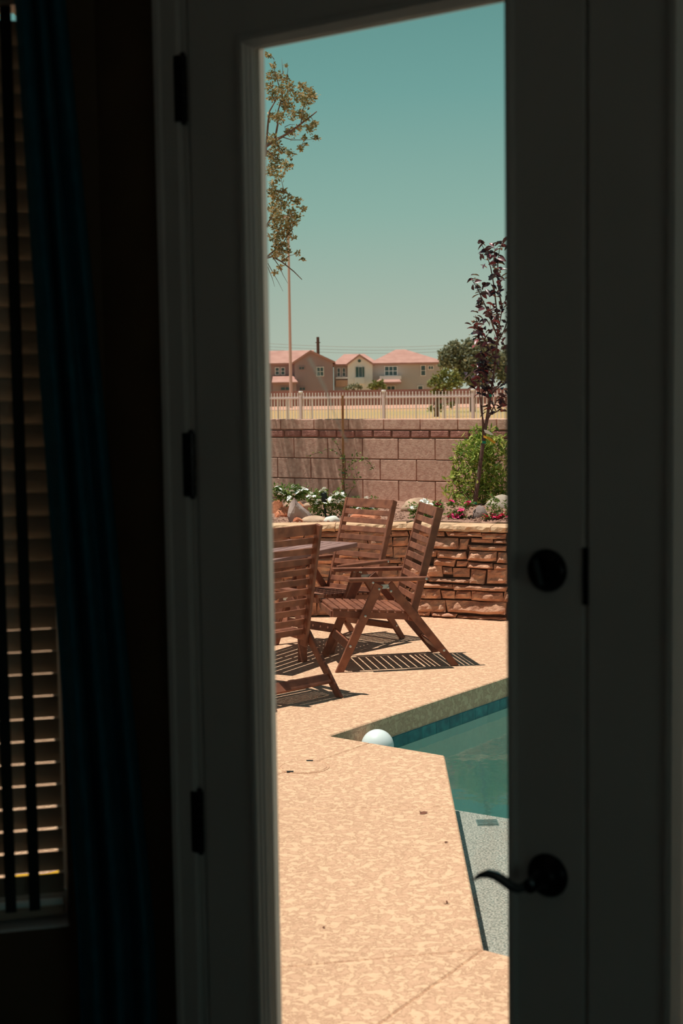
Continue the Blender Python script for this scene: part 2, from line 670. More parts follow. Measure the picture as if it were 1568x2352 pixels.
wall_between('wall_side', pLB, pL, 0.15, 'side wall of the room out of the picture')
dR = (pRB - pR).normalized()
nR = V((-dR.y, dR.x, 0))
rw = MB()
for a0, a1, z0, z1 in ((0, 1.2, ZF - .3, ZC), (2.9, 4.6, ZF - .3, ZC), (1.2, 2.9, ZF - .3, ZF + 0.8), (1.2, 2.9, ZF + 2.2, ZC)):
    rw.extrude([pR + dR * a0 + UP * z0, pR + dR * a1 + UP * z0, pR + dR * a1 + UP * z1, pR + dR * a0 + UP * z1], nR * 0.15)
tag(rw.build('wall_right', 'room_white'), 'right wall of the room with an added window opening, out of the picture', 'wall', kind='structure')
w2 = MB()  # invented window, opened here so extra daylight brightens the room
RAX = (dR, nR, UP)
cR = pR + dR * 2.05 + nR * 0.09
for a0 in (-0.82, 0.0, 0.82):
    w2.box(cR + dR * a0 + UP * (ZF + 1.5), (0.06, 0.05, 1.4), RAX)
for z0 in (ZF + 0.83, ZF + 2.17):
    w2.box(cR + UP * z0, (1.7, 0.05, 0.06), RAX)
win_added = tag(w2.build('window_added', 'room_white'), 'wide side window added to light the room, out of the picture', 'window', kind='structure')
MB().box(cR + UP * (ZF + 1.5), (1.6, 0.006, 1.3), RAX).build('pane', 'clear_glass', win_added)
wall_between('wall_back', pRB, pLB, 0.15, 'back wall of the room behind the viewer')
room = [fp(4.2, 0.16, 0), pRB, pLB, pL, bp_(3.6, 0.16, 0), bp_(0, 0.16, 0)]
room2 = [(p.x, p.y) for p in room]
tag(MB().prism(room2, ZF - 0.3, ZF).build('floor', 'room_floor'), 'brown floor of the dark room', 'floor', kind='structure')
eave = [pRB, pLB, pL + BN * 0.45, bp_(0.0, 0.45, 0), fp(KS, 0.42, 0), fp(4.2, 0.42, 0)]
tag(MB().prism([(p.x, p.y) for p in eave], ZC, ZC + 0.25).build('ceiling', 'room_white'), 'plain ceiling of the dark room', 'ceiling', kind='structure')

# door frame and casing
jm = MB()
fbox(jm, S_L - 0.030, S_L - 0.004, -0.001, 0.15, ZF, D_TOP + 0.03)
fbox(jm, T_R + 0.004, T_R + 0.030, -0.001, 0.15, ZF, D_TOP + 0.03)
fbox(jm, S_L - 0.004, T_R + 0.004, -0.001, 0.15, D_TOP + 0.004, D_TOP + 0.03)
fbox(jm, S_L - 0.004, T_R + 0.004, 0.0, 0.16, ZF - 0.06, ZF + 0.012)
fbox(jm, S_L - 0.004, S_L + 0.010, 0.052, 0.09, ZF, D_TOP)
fbox(jm, T_R - 0.010, T_R + 0.004, 0.052, 0.09, ZF, D_TOP)
fbox(jm, S_L - 0.004, T_R + 0.004, 0.052, 0.09, D_TOP - 0.01, D_TOP + 0.004)
tag(jm.build('trim_1', 'door_paint'), 'painted jamb and sill framing the double doors', 'door frame', kind='structure')
cs = MB()
for z0, z1, s0, s1 in ((ZF, D_TOP + 0.075, S_L - 0.072, S_L - 0.012), (ZF, D_TOP + 0.075, T_R + 0.012, T_R + 0.072),
                       (D_TOP + 0.015, D_TOP + 0.075, S_L - 0.072, T_R + 0.072)):
    fbox(cs, s0, s1, -0.014, 0.0, z0, z1, 0.004)
    if s1 - s0 < 0.1:
        fbox(cs, s0 + 0.004, s0 + 0.022, -0.020, -0.012, z0, z1, 0.004)
tag(cs.build('trim_2', 'door_paint'), 'flat painted casing around the double doors', 'trim', kind='structure')


def door_leaf(name, s0, s1, hinge_left, label):
    root = empty(name, fp((s0 + s1) / 2, 0.022, ZF))
    inv = Matrix.Translation(-root.location)

    def part(mb, nm, m, par=None, smooth=False):
        mb.v = [tuple(V(p) - root.location) for p in mb.v]
        return mb.build(nm, m, par or root, smooth)
    o0, o1 = (s0 + 0.128, s1 - 0.126) if hinge_left else (s0 + 0.137, s1 - 0.128)
    zt, zb = 2.496, ZF + 0.27
    mb = MB()
    fbox(mb, s0, o0, 0.0, 0.045, ZF + 0.012, D_TOP, 0.002)
    part(mb, 'stile', 'door_paint')
    mb = MB()
    fbox(mb, o1, s1, 0.0, 0.045, ZF + 0.012, D_TOP, 0.002)
    part(mb, 'stile', 'door_paint')
    mb = MB()
    fbox(mb, o0, o1, 0.0, 0.045, zt, D_TOP)
    part(mb, 'top_rail', 'door_paint')
    mb = MB()
    fbox(mb, o0, o1, 0.0, 0.045, ZF + 0.012, zb)
    part(mb, 'bottom_rail', 'door_paint')
    # lite frame: stepped beads on both faces
    for n_face, sg in ((0.0, -1), (0.045, 1)):
        mb = MB()
        prof = [(-0.012, 0.0), (-0.012, 0.005), (-0.008, 0.0095), (0.0, 0.0095), (0.002, 0.007), (0.003, 0.002), (0.005, -0.001), (0.006, -0.006), (0.008, -0.009), (0.009, -0.015), (0.0, -0.015)]
        # ring of profile: offset inwards (a), height off the face (h)
        corners = [(o0, zb, 1, 1), (o1, zb, -1, 1), (o1, zt, -1, -1), (o0, zt, 1, -1)]
        P = []
        for cs_, cz, ds, dz in corners:
            for a, h in prof:
                P.append(fp(cs_ + ds * a, n_face + sg * h, cz + dz * a))
        k = len(prof)
        F = []
        for c in range(4):
            c2 = (c + 1) % 4
            for i in range(k):
                i2 = (i + 1) % k
                F.append((c * k + i, c2 * k + i, c2 * k + i2, c * k + i2))
        mb.add(P, F)
        part(mb, 'lite_frame', 'door_paint')
    mb = MB()
    fbox(mb, o0 + 0.002, o1 - 0.002, 0.019, 0.026, zb + 0.002, zt - 0.002)
    pane = part(mb, 'pane', 'clear_glass')
    # hinges
    sh = s0 - 0.006 if hinge_left else s1 + 0.006
    for zz in (2.434, 1.772, 1.115, 0.46):
        mb = MB()
        for i in range(5):
            z0 = zz - 0.057 + i * 0.0228
            mb.tube([fp(sh, -0.007, z0), fp(sh, -0.007, z0 + 0.0218)], 0.0068, 12)
        mb.tube([fp(sh, -0.007, zz - 0.062), fp(sh, -0.007, zz - 0.056)], 0.0045, 10)
        mb.tube([fp(sh, -0.007, zz + 0.056), fp(sh, -0.007, zz + 0.062)], 0.0045, 10)
        sg = -1 if hinge_left else 1
        fbox(mb, sh, sh + sg * 0.014, -0.0165, -0.0145, zz - 0.057, zz + 0.057)
        part(mb, 'hinge', 'dark_bronze')
    root['parts'] = 0
    del root['parts']
    tag(root, label, 'door', kind='structure')
    return root, part, pane


dl, dpart, dpane = door_leaf('door_1', S_L, S_R, True, 'left leaf of the double glass doors, with deadbolt and wavy lever handle')
dr, rpart, rpane = door_leaf('door_2', T_L, T_R, False, 'right leaf of the double glass doors, mostly cut off by the picture edge')
# astragal on the right leaf where the leaves meet
mb = MB()
fbox(mb, T_L - 0.006, T_L + 0.016, 0.046, 0.062, ZF + 0.012, D_TOP)
rpart(mb, 'astragal', 'door_paint')
mb = MB()
zt_ = onplane(1348, 1258, fp(0.782, 0, 0), FN).z
zb_ = onplane(1348, 1390, fp(0.782, 0, 0), FN).z
fbox(mb, 0.7785, 0.7855, -0.004, 0.006, zb_, zt_)
rpart(mb, 'strike_plate', 'dark_bronze')
# deadbolt
bs, bz = 0.718, 1.624
mb = MB().lathe([(0.033, 0.0), (0.033, 0.004), (0.030, 0.009), (0.022, 0.013), (0.012, 0.015), (0.001, 0.016)], fp(bs, 0, bz), -FN, 28)
db = dpart(mb, 'deadbolt', 'dark_bronze', None, True)
mb = MB()
ea = (FD * math.cos(0.25) + UP * math.sin(0.25)).normalized()
eb = (UP * math.cos(0.25) - FD * math.sin(0.25)).normalized()
mb.box(fp(bs, -0.024, bz), (0.009, 0.022, 0.046), (ea, FN, eb), 0.004)
dpart(mb, 'thumb_turn', 'dark_bronze', db)
# lever
ls, lz = 0.718, 1.149
mb = MB().lathe([(0.034, 0.0), (0.034, 0.004), (0.031, 0.009), (0.024, 0.012), (0.016, 0.016), (0.0125, 0.022), (0.011, 0.05), (0.011, 0.062), (0.004, 0.066)], fp(ls, 0, lz), -FN, 28)
lv = dpart(mb, 'lever_rose', 'dark_bronze', None, True)
path = []
for lx, ly, hw in ((1228, 2030, .010), (1219, 2030, .0115), (1207, 2036, .010), (1190, 2041, .009), (1172, 2035, .0095), (1155, 2022, .010), (1138, 2011, .0098), (1120, 2006, .0088), (1103, 2010, .006), (1089, 2019, .0025)):
    q_ = onplane(lx, ly, fp(0, -0.058, 0), FN)
    path.append(((q_ - FP).dot(FD), q_.z, hw))
mb = MB()
P = []
for i, (s, z, hw) in enumerate(path):
    s_a, z_a = path[max(i - 1, 0)][:2]
    s_b, z_b = path[min(i + 1, len(path) - 1)][:2]
    t = V((s_b - s_a, z_b - z_a)).normalized()
    nx, nz = -t.y, t.x
    if nz < 0:
        nx, nz = -nx, -nz
    tk = hw * 0.72
    dep = 0.0065
    for a, b in ((-dep, -tk * .4), (-dep * .6, -tk), (dep * .6, -tk), (dep, -tk * .4), (dep, tk * .4), (dep * .6, tk), (-dep * .6, tk), (-dep, tk * .4)):
        P.append(fp(s + nx * b, -0.058 + a, z + nz * b))
F = []
for i in range(len(path) - 1):
    for k in range(8):
        k2 = (k + 1) % 8
        F.append((i * 8 + k, i * 8 + k2, (i + 1) * 8 + k2, (i + 1) * 8 + k))
F += [tuple(range(8)), tuple(range((len(path) - 1) * 8, len(path) * 8))]
mb.add(P, F)
dpart(mb, 'lever', 'chrome', lv, True)

# dried streak on the left pane
stk = [(709, 822, 4.5), (722, 846, 4), (736, 872, 3.6), (748, 896, 3.2), (757, 920, 2.6), (766, 946, 2.0), (776, 972, 1.6), (786, 996, 1.8), (797, 1014, 2.2)]
P0_ = fp(0, 0.0182, 0)
mb = MB()
P = []
for x, y, w in stk:
    P += [onplane(x - w, y + w * .5, P0_, FN), onplane(x + w, y - w * .5, P0_, FN)]
n_ = len(P)
P += [p - FN * 0.0004 for p in P]
F = [(2 * i, 2 * i + 1, 2 * i + 3, 2 * i + 2) for i in range(len(stk) - 1)]
mb.add(P[:n_], F)
sm = dpart(mb, 'dried_streak', 'smudge', dpane)

# ------------------------------------------------------------------ bay window with blind and curtain
wn = MB()
bbox(wn, WT0 - 0.002, WT0 + 0.014, 0.105, 0.135, WZ0, WZ1)
bbox(wn, WT1 - 0.045, WT1, 0.085, 0.135, WZ0, WZ1)
bbox(wn, WT0, WT1, 0.085, 0.135, WZ0, WZ0 + 0.045)
bbox(wn, WT0, WT1, 0.085, 0.135, WZ1 - 0.045, WZ1)
win = tag(wn.build('window_1', 'room_white'), 'bay window behind a slatted blind', 'window', kind='structure')
g = MB()
bbox(g, WT0 + 0.012, WT1 - 0.04, 0.117, 0.122, WZ0 + 0.04, WZ1 - 0.04)
g.build('pane', 'clear_glass', win)
g = MB()
bbox(g, WT0, WT1, 0.001, 0.085, WZ0 - 0.012, WZ0 + 0.006, 0.003)
g.build('sill', 'room_white', win)
g = MB()
bbox(g, WT0 - 0.004, WT0, 0.0, 0.09, WZ0, WZ1)
g.build('jamb_lining', 'room_white', win)

blind = tag(empty('window_blind', bp_((WT0 + WT1) / 2, 0.045, WZ0)), 'wide-slat window blind with dark ladder tapes beside the teal curtain', 'blind')


def bpart(mb, nm, m, par=None):
    mb.v = [tuple(V(p) - blind.location) for p in mb.v]
    return mb.build(nm, m, par or blind)


TILT = math.radians(64.5)
sa = (-BN * math.cos(TILT) + UP * math.sin(TILT)).normalized()       # room-side edge up
sn = BD.cross(sa).normalized()
pitch = 0.0437
z_top_slat = onplane(40, 80, bp_(0, 0.045, 0), BN).z
nsl = int((z_top_slat - (WZ0 + 0.05)) / pitch)
slat_me = None
prof = [(-0.025, 0.0), (-0.0125, 0.0016), (0.0, 0.0022), (0.0125, 0.0016), (0.025, 0.0), (0.025, -0.0022), (0.0125, -0.0008), (0, -0.0), (-0.0125, -0.0008), (-0.025, -0.0022)]
L_ = (WT1 - WT0) / 2 - 0.006
mb = MB()
P = [BD * e + sa * a + sn * h for e in (-L_, L_) for a, h in prof]
k = len(prof)
mb.add(P, [(i, (i + 1) % k, k + (i + 1) % k, k + i) for i in range(k)] + [tuple(range(k)), tuple(range(k, 2 * k))])
slat_me = mb.mesh('slat')
for i in range(nsl + 1):
    o = link('slat', slat_me, 'blind', blind)
    o.location = UP * (z_top_slat - i * pitch - WZ0)
zr = z_top_slat - (nsl + 1) * pitch
mb = MB()
bbox(mb, WT0 + 0.006, WT1 - 0.006, 0.02, 0.07, zr - 0.014, zr + 0.006, 0.003)
bpart(mb, 'bottom_rail', 'blind')
mb = MB()
bbox(mb, WT0 + 0.003, WT1 - 0.003, 0.005, 0.075, z_top_slat + 0.045, WZ1, 0.003)
bpart(mb, 'head_rail', 'blind')
for xp in (54, -2):
    qq = onplane(xp, 1300, bp_(0, 0.014, 0), BN)
    t = (qq - bp_(0, 0, 0)).dot(BD)
    mb = MB()
    bbox(mb, t - 0.0105, t + 0.0105, 0.0195, 0.0205, zr, z_top_slat + 0.05)
    bpart(mb, 'ladder_tape', 'tape')
mb = MB()
bbox(mb, WT1 - 0.2 - 0.01, WT1 - 0.2 + 0.01, 0.0195, 0.0205, zr, z_top_slat + 0.05)
bpart(mb, 'ladder_tape', 'tape')

# curtain: hangs from a rod just in front of the bay wall, flaring to the floor
CN = -0.11
P = []
NU, NV = 60, 24
for j in range(NV + 1):
    v = j / NV
    z = (ZF + 0.02) * (1 - v) + 2.86 * v
    ypx = 2352 + 800 - v * (3152 + 220)
    f = max(0.0, min(1.0, (2352 - ypx) / 2352.0))
    tR = (onplane(332 * (1 - f) + 176 * f, 1176, bp_(0, CN, 0), BN) - bp_(0, 0, 0)).dot(BD)
    tL = (onplane(150 * (1 - f) + 70 * f, 1176, bp_(0, CN, 0), BN) - bp_(0, 0, 0)).dot(BD)
    for i in range(NU + 1):
        u = i / NU
        t = tR * (1 - u) + tL * u
        amp = 0.030 * (0.75 + 0.25 * math.cos(3 * v))
        n = CN + amp * math.cos(u * 2 * math.pi * 3.0 + 0.35 * math.sin(4 * v)) + 0.006 * math.sin(u * 29 + 3 * v)
        P.append(bp_(t, n, z))
F = [(j * (NU + 1) + i, j * (NU + 1) + i + 1, (j + 1) * (NU + 1) + i + 1, (j + 1) * (NU + 1) + i) for j in range(NV) for i in range(NU)]
me = MB().add(P, F).mesh('curtain', True)
cu = tag(link('curtain', me, 'curtain'), 'dark teal curtain hanging in folds between the blind and the doors', 'curtain')
so = cu.modifiers.new('thick', 'SOLIDIFY')
so.thickness = 0.002
rod = MB().tube([bp_(-0.05, CN, 2.88), bp_(1.7, CN, 2.88)], 0.011, 12)
tag(rod.build('curtain_rod', 'dark_bronze'), 'curtain rod above the bay window, over the picture edge', 'curtain rod')

# ------------------------------------------------------------------ deck and pool
pA = ground(1165, 1555)
pB = ground(755, 1690)
pC = ground(1020, 1735)
pD = ground(1110, 2180)
dAB = (pA - pB).normalized()
dBC = (pC - pB).normalized()
pA2 = pB + dAB * 3.35
pE2 = pD + dBC * 3.4
pA3 = pA2 + dBC * 3.9
POOL = [pA2, pB, pC, pD, pE2, pA3]
WZ = -0.195      # water level
FACE = 0.13      # height of the deck edge above the tiles
OUT = [fp(-7, 0.16, 0), fp(8, 0.16, 0), V((7.5, 8.5, 0)), V((3.4, 10.95, 0)), V((1.40, 11.68, 0)), V((0.56, 12.02, 0)), V((-8, 12.3, 0)), V((-9, 8, 0))]


def seg_line(a, b, ext_a=0.0, ext_b=0.0):
    d = (b - a).normalized()
    return a - d * ext_a, b + d * ext_b


lines = []
lines.append(seg_line(ground(648, 1858), ground(1041, 1852), 9, 0.3))
lines.append(seg_line(ground(650, 2221), pD, 9, 0.0))
lines.append(seg_line(ground(877, 2346), pD, 3.0, 0.0))
lines.append(seg_line(ground(734, 1746), ground(847, 1707), 4, 0.02))
lines.append(seg_line(ground(640, 1509), ground(780, 1518), 9, 9))
lines.append((pA2, pA2 + dAB * 4))
verts2, edges2 = [], []


def add_loop(pts, closed=True):
    o = len(verts2)
    verts2.extend([V((p.x, p.y)) for p in pts])
    for i in range(len(pts) - (0 if closed else 1)):
        edges2.append((o + i, o + (i + 1) % len(pts)))


add_loop(OUT)
add_loop(POOL)
for a, b in lines:
    add_loop([a, b], False)
cv, ce, cf, _, oe, _ = delaunay_2d_cdt(verts2, edges2, [], 0, 1e-5)


def inside(p, poly):
    c = False
    j = len(poly) - 1
    for i in range(len(poly)):
        a, b = poly[i], poly[j]
        if (a[1] > p[1]) != (b[1] > p[1]) and p[0] < (b[0] - a[0]) * (p[1] - a[1]) / (b[1] - a[1]) + a[0]:
            c = not c
        j = i
    return c


cons = set()
for e, src in zip(ce, oe):
    if len(src):
        cons.add(tuple(sorted(e)))
tri_ok = []
for f in cf:
    c = sum((cv[i] for i in f), V((0, 0))) / len(f)
    tri_ok.append(inside(c, OUT) and not inside(c, POOL))
edge_f = {}
for fi, f in enumerate(cf):
    for i in range(len(f)):
        edge_f.setdefault(tuple(sorted((f[i], f[(i + 1) % len(f)]))), []).append(fi)
region = [-1] * len(cf)
nr = 0
for fi in range(len(cf)):
    if region[fi] >= 0 or not tri_ok[fi]:
        continue
    stack = [fi]
    region[fi] = nr
    while stack:
        a = stack.pop()
        f = cf[a]
        for i in range(len(f)):
            e = tuple(sorted((f[i], f[(i + 1) % len(f)])))
            if e in cons:
                continue
            for b in edge_f[e]:
                if region[b] < 0 and tri_ok[b]:
                    region[b] = nr
                    stack.append(b)
    nr += 1
deck = tag(empty('patio_deck', (0, 6, 0)), 'peach textured concrete pool deck', 'deck', kind='structure')
for r_ in range(nr):
    faces = [cf[i] for i in range(len(cf)) if region[i] == r_]
    bm = bmesh.new()
    vm = {}
    for f in faces:
        for i in f:
            if i not in vm:
                vm[i] = bm.verts.new((cv[i].x, cv[i].y - 6, 0))
        bm.faces.new([vm[i] for i in f])
    bmesh.ops.recalc_face_normals(bm, faces=bm.faces)
    if sum(f.calc_area() for f in bm.faces) < 0.01:
        bm.free()
        continue
    outer = {v for e in bm.edges if e.is_boundary for v in e.verts}
    bmesh.ops.inset_region(bm, faces=list(bm.faces), thickness=0.007, use_boundary=True, use_even_offset=True)
    outer2 = {v for e in bm.edges if e.is_boundary for v in e.verts}
    for v in outer2:
        v.co.z = -0.006
    bmesh.ops.recalc_face_normals(bm, faces=bm.faces)
    if bm.faces and sum(f.normal.z for f in bm.faces) < 0:
        bmesh.ops.reverse_faces(bm, faces=bm.faces)
    # skirt so each panel is a slab
    be = [e for e in bm.edges if e.is_boundary]
    ret = bmesh.ops.extrude_edge_only(bm, edges=be)
    for el in ret['geom']:
        if isinstance(el, bmesh.types.BMVert):
            el.co.z = -FACE
    me = bpy.data.meshes.new('deck_panel')
    bm.to_mesh(me)
    bm.free()
    link('deck_panel', me, 'deck', deck)

# earth under the garden beyond the deck, and the field
mb = MB()
mb.add([(-400, 14.9, 0), (400, 14.9, 0), (400, 900, 0), (-400, 900, 0)], [(0, 1, 2, 3)])
tag(mb.build('ground', 'field'), 'dry tan playing field beyond the garden wall', 'field', kind='structure')
mb = MB()
mb.add([(-400, 146, 0.03), (400, 146, 0.03), (400, 182, 0.03), (-400, 182, 0.03)], [(0, 1, 2, 3)])
tag(mb.build('path', 'dirt_strip'), 'pinkish dirt strip along the far side of the field', 'path', kind='structure')

# pool shell
pool = tag(empty('swimming_pool', (1.5, 7, 0)), 'swimming pool with teal tile band and pale shallow ledge', 'pool', kind='structure')
po = pool.location


def ppart(mb, nm, m, par=None, smooth=False):
    mb.v = [tuple(V(p) - po) for p in mb.v]
    return mb.build(nm, m, par or pool, smooth)


mb = MB()
n = len(POOL)
zb = -1.5
P = [(p.x, p.y, -FACE) for p in POOL] + [(p.x, p.y, zb) for p in POOL]
mb.add(P, [(i, (i + 1) % n, n + (i + 1) % n, n + i) for i in range(n)])
mb.add([(p.x, p.y, zb) for p in POOL], [tuple(range(n))])
ppart(mb, 'basin', 'plaster')
# ledge
ZL = -0.30
l0 = ground(1055, 1862, ZL)
l1 = ground(1165, 1880, ZL)
dl_ = (l1 - l0).normalized()
lp = l0 - dl_ * ((l0.x - 0.53) / dl_.x)
led = [l0 - dl_ * 0.8, l0 + dl_ * 3.0, pE2 - dBC * 0.3, pD - dBC * 0.5 - V((0, 0.1, 0))]
mb = MB().prism([(p.x, p.y) for p in led], zb, ZL)
ledge = ppart(mb, 'ledge', 'pebble')
c_ = ground(1119, 1890, ZL)
mb = MB()
for i in range(5):
    mb.box(c_ + V((0, -0.036 + i * 0.018, 0.003)), (0.10, 0.010, 0.006))
mb.box(c_ + V((0, 0, 0.001)), (0.11, 0.10, 0.003))
ppart(mb, 'drain_cover', 'drain', ledge)
# tiles along the rim
TW = 0.152
for a, b, m_ in ((pB, pA2, 1), (pC, pB, 0), (pD, pC, 0)):
    d = (b - a).normalized()
    ln = (b - a).length
    k = int(ln / TW)
    nrm = V((d.y, -d.x, 0))
    if inside((a + d * ln / 2 - nrm * 0.05), POOL):
        nrm = -nrm
    for i in range(k):
        mb = MB()
        c = a + d * (TW * (i + 0.5)) + nrm * 0.003 + UP * (-FACE - 0.0385)
        mb.box(c, (TW - 0.0016, 0.008, 0.074), (d, nrm, UP), 0.0015)
        ppart(mb, 'tile', 'pool_tile')
mb = MB()
shr = []
cen = sum(POOL, V((0, 0, 0))) / n
P = [(p.x, p.y, WZ) for p in POOL]
Pb = [(p.x, p.y, zb + 0.002) for p in POOL]
mb.add(P + Pb, [tuple(range(n)), tuple(range(n, 2 * n))[::-1]] + [(i, n + i, n + (i + 1) % n, (i + 1) % n) for i in range(n)])
wat = tag(mb.build('water', 'water'), 'clear teal pool water with faint ripples', 'water', kind='structure')

ball = MB()
NB = 24
prof = [(max(0.0005, 0.093 * math.sin(math.pi * i / NB)), -0.093 * math.cos(math.pi * i / NB)) for i in range(NB + 1)]
ball.lathe(prof, (0.185, 7.91, -0.104), UP, 36)
tag(ball.build('pool_ball', 'white_plastic', None, True), 'glossy white globe floating at the pool corner', 'ball')

# skimmer lid
lc = ground(699, 1762)
lid = tag(empty('skimmer_lid', (lc.x, lc.y, 0)), 'round skimmer lid with two black finger slots set in the deck', 'lid')
mb = MB().lathe([(0.128, -0.004), (0.128, 0.002), (0.126, 0.0035), (0.122, 0.0035), (0.121, 0.0018), (0.115, 0.0018), (0.114, 0.004), (0.001, 0.0045)], (0, 0, 0), UP, 48)
mb.build('cover', 'deck', lid)
for x, y in ((666, 1774), (711, 1749)):
    g_ = ground(x, y) - lc
    MB().box((g_.x, g_.y, 0.0042), (0.034, 0.022, 0.003)).build('slot', 'black_plastic', lid)
lc2 = ground(758, 1604)
mb = MB().lathe([(0.086, -0.004), (0.086, 0.0015), (0.084, 0.0035), (0.079, 0.0035), (0.078, 0.0008), (0.001, 0.0010)], (lc2.x, lc2.y, 0), UP, 40)
tag(mb.build('deck_ring', 'deck'), 'thin round cover ring in the deck under the near chair foot', 'lid')
for x, y, s in ((972, 1868, 0.022), (1025, 2075, 0.012), (1024, 1936, 0.007), (745, 2132, 0.007)):
    g_ = ground(x, y)
    mb = MB()
    for k in range(3):
        a = random.uniform(0, 6.28)
        e1 = V((math.cos(a), math.sin(a), 0.1)) * s
        e2 = V((-math.sin(a), math.cos(a), 0.3)) * s * 0.45
        c0 = g_ + V((random.uniform(-s, s) * .6, random.uniform(-s, s) * .6, 0.004))
        mb.add([c0 - e1, c0 + e2 * .8 + UP * .002, c0 + e1, c0 - e2 * .8], [(0, 1, 2, 3)])
    names = {972: 'reddish dry leaf scrap on the deck beside the pool', 1025: 'dark leaf crumb on the deck near the lever handle',
             1024: 'tiny dark speck of leaf near the pool ledge', 745: 'tiny dark speck of leaf low on the near deck'}
    tag(mb.build('dry_leaf', 'dry_leaf'), names[x], 'leaf', 'leaf scraps on the deck')

# yellow hose glimpsed through the blind
hc = ground(118, 2040)
pts = [hc + V((0.35 * t - 0.25, 0.10 * math.sin(6 * t) + 0.55 * t - 0.3, 0.03)) for t in [i / 24 for i in range(25)]]
tag(MB().tube(pts, 0.03, 10).build('yellow_pool_noodle', 'yellow_hose', None, True), 'yellow foam tube outside, glimpsed between the lowest blind slats', 'pool noodle')


# ------------------------------------------------------------------ folding chairs
def chair(x, y, theta, phi, label, drop=0.0):
    root = tag(empty('folding_armchair', (x, y, 0), theta), label, 'chair', 'brown slatted folding armchairs on the deck')
    W_ = V((0, 1, 0))
    dirs = {}
    for sd in (-1, 1):
        w = 0.290 * sd
        lg = MB().bar((0.020, w, -0.012), (0.302, w, 0.592), 0.064, 0.022, W_, 0.003)
        lg.v = [(p[0], p[1], max(p[2], 0.0)) for p in lg.v]
        a = lg.build('leg', 'wood', root)
        w2 = 0.266 * sd
        lg = MB().bar((0.838, w2, -0.012), (0.372, w2, 0.588), 0.064, 0.022, W_, 0.003)
        lg.v = [(p[0], p[1], max(p[2], 0.0)) for p in lg.v]
        b = lg.build('leg', 'wood', root)
        for (s, h, par, wo) in ((0.301, 0.559, a, 0.3025), (0.203, 0.379, a, 0.3025), (0.097, 0.176, a, 0.3025), (0.368, 0.563, b, 0.279), (0.388, 0.538, b, 0.279), (0.757, 0.112, b, 0.279)):
            MB().lathe([(0.0085, -0.002), (0.0085, 0.002), (0.005, 0.004)], (s, wo * sd, h), (0, sd, 0), 12).build('bolt', 'steel', par)
        # metal hinge plate at the apex
        MB().box((0.335, 0.278 * sd, 0.572), (0.075, 0.003, 0.03), None, 0.001).build('hinge_plate', 'steel', root)
        ar = MB().bar((0.090, w, 0.628), (0.652, w, 0.618), 0.026, 0.055, W_, 0.004).build('armrest', 'wood', root)
        for s in (0.627, 0.256):
            MB().lathe([(0.008, -0.002), (0.008, 0.002), (0.004, 0.004)], (s, w + 0.0285 * sd, 0.618 if s > .5 else 0.606), (0, sd, 0), 12).build('bolt', 'steel', ar)
    # stretchers between the legs
    MB().bar((0.094, -0.28, 0.176), (0.094, 0.28, 0.176), 0.062, 0.020, (0.9, 0, -0.42), 0.003).build('stretcher', 'wood', root)
    MB().bar((0.752, -0.256, 0.112), (0.752, 0.256, 0.112), 0.066, 0.020, (0.79, 0, 0.61), 0.003).build('stretcher', 'wood', root)
    MB().bar((0.30, -0.28, 0.595), (0.30, 0.28, 0.595), 0.02, 0.02, (0, 0, 1), 0.003)
    # seat
    seat = empty('seat')
    seat.parent = root
    for sd in (-1, 1):
        MB().bar((-0.010, 0.236 * sd, 0.396), (0.570, 0.236 * sd, 0.352), 0.048, 0.022, W_, 0.003).build('side_rail', 'wood', seat)
    sl = -0.044 / 0.58
    e_s = V((1, 0, sl)).normalized()
    e_n = V((-sl, 0, 1)).normalized()
    for i in range(10):
        s = 0.012 + i * 0.0545
        c = V((0, 0, 0.427)) + V((s, 0, sl * s))
        MB().box(c, (0.043, 0.494 if i else 0.498, 0.017), (e_s, W_, e_n), 0.003).build('slat', 'wood', seat)
    MB().bar((-0.012, -0.226, 0.392), (-0.012, 0.226, 0.392), 0.045, 0.018, (1, 0, 0), 0.003).build('front_rail', 'wood', seat)
    # backrest
    s0, h0 = 0.51, 0.33 - drop
    bd = V((math.sin(phi), 0, math.cos(phi)))
    bn = V((math.cos(phi), 0, -math.sin(phi)))
    o0 = V((s0, 0, h0))
    back = empty('backrest')
    back.parent = root
    for sd in (-1, 1):
        MB().bar(o0 + W_ * (0.240 * sd) + bn * 0.026, o0 + W_ * (0.240 * sd) + bn * 0.026 + bd * 0.80, 0.052, 0.024, W_, 0.003).build('stile', 'wood', back)
    tops = [0.765] + [0.692 - 0.0665 * i for i in range(10)]
    for i, t in enumerate(tops):
        hgt = 0.068 if i == 0 else 0.041
        MB().box(o0 + bd * t + bn * 0.010, (0.010, 0.458, hgt), (bn, W_, bd), 0.0025).build('slat', 'wood', back)
    return root


chair(-0.105, 9.79, 0.190, 0.268, 'side-on folding armchair beside the pool, seat open to the camera, facing the table')
chair(-0.318, 10.37, 0.806, 0.325, 'farthest folding armchair, backrest front-lit, half tucked behind the table corner', 0.015)
chair(-0.79, 9.15, -0.83, 0.205, 'nearest folding armchair seen from behind, cut off by the door stile', 0.032)

# ------------------------------------------------------------------ table
TH = 0.77
tip = ground(821, 1246, TH)
nr_ = ground(736, 1263.5, TH)
tl = (nr_ - tip).normalized()                 # long edge, runs towards the camera
ti = V((tl.y, -tl.x, 0))
if ti.x > 0:
    ti = -ti
table = tag(empty('patio_table', (tip + tl * 0.66 + ti * 0.30) * 1.0), 'grey-brown slatted patio table between the folding chairs', 'table')
table.location.z = 0
to = table.location.copy()


def tpart(mb, nm, par=None, m='table_wood'):
    mb.v = [tuple(V(p) - to) for p in mb.v]
    return mb.build(nm, m, par or table)


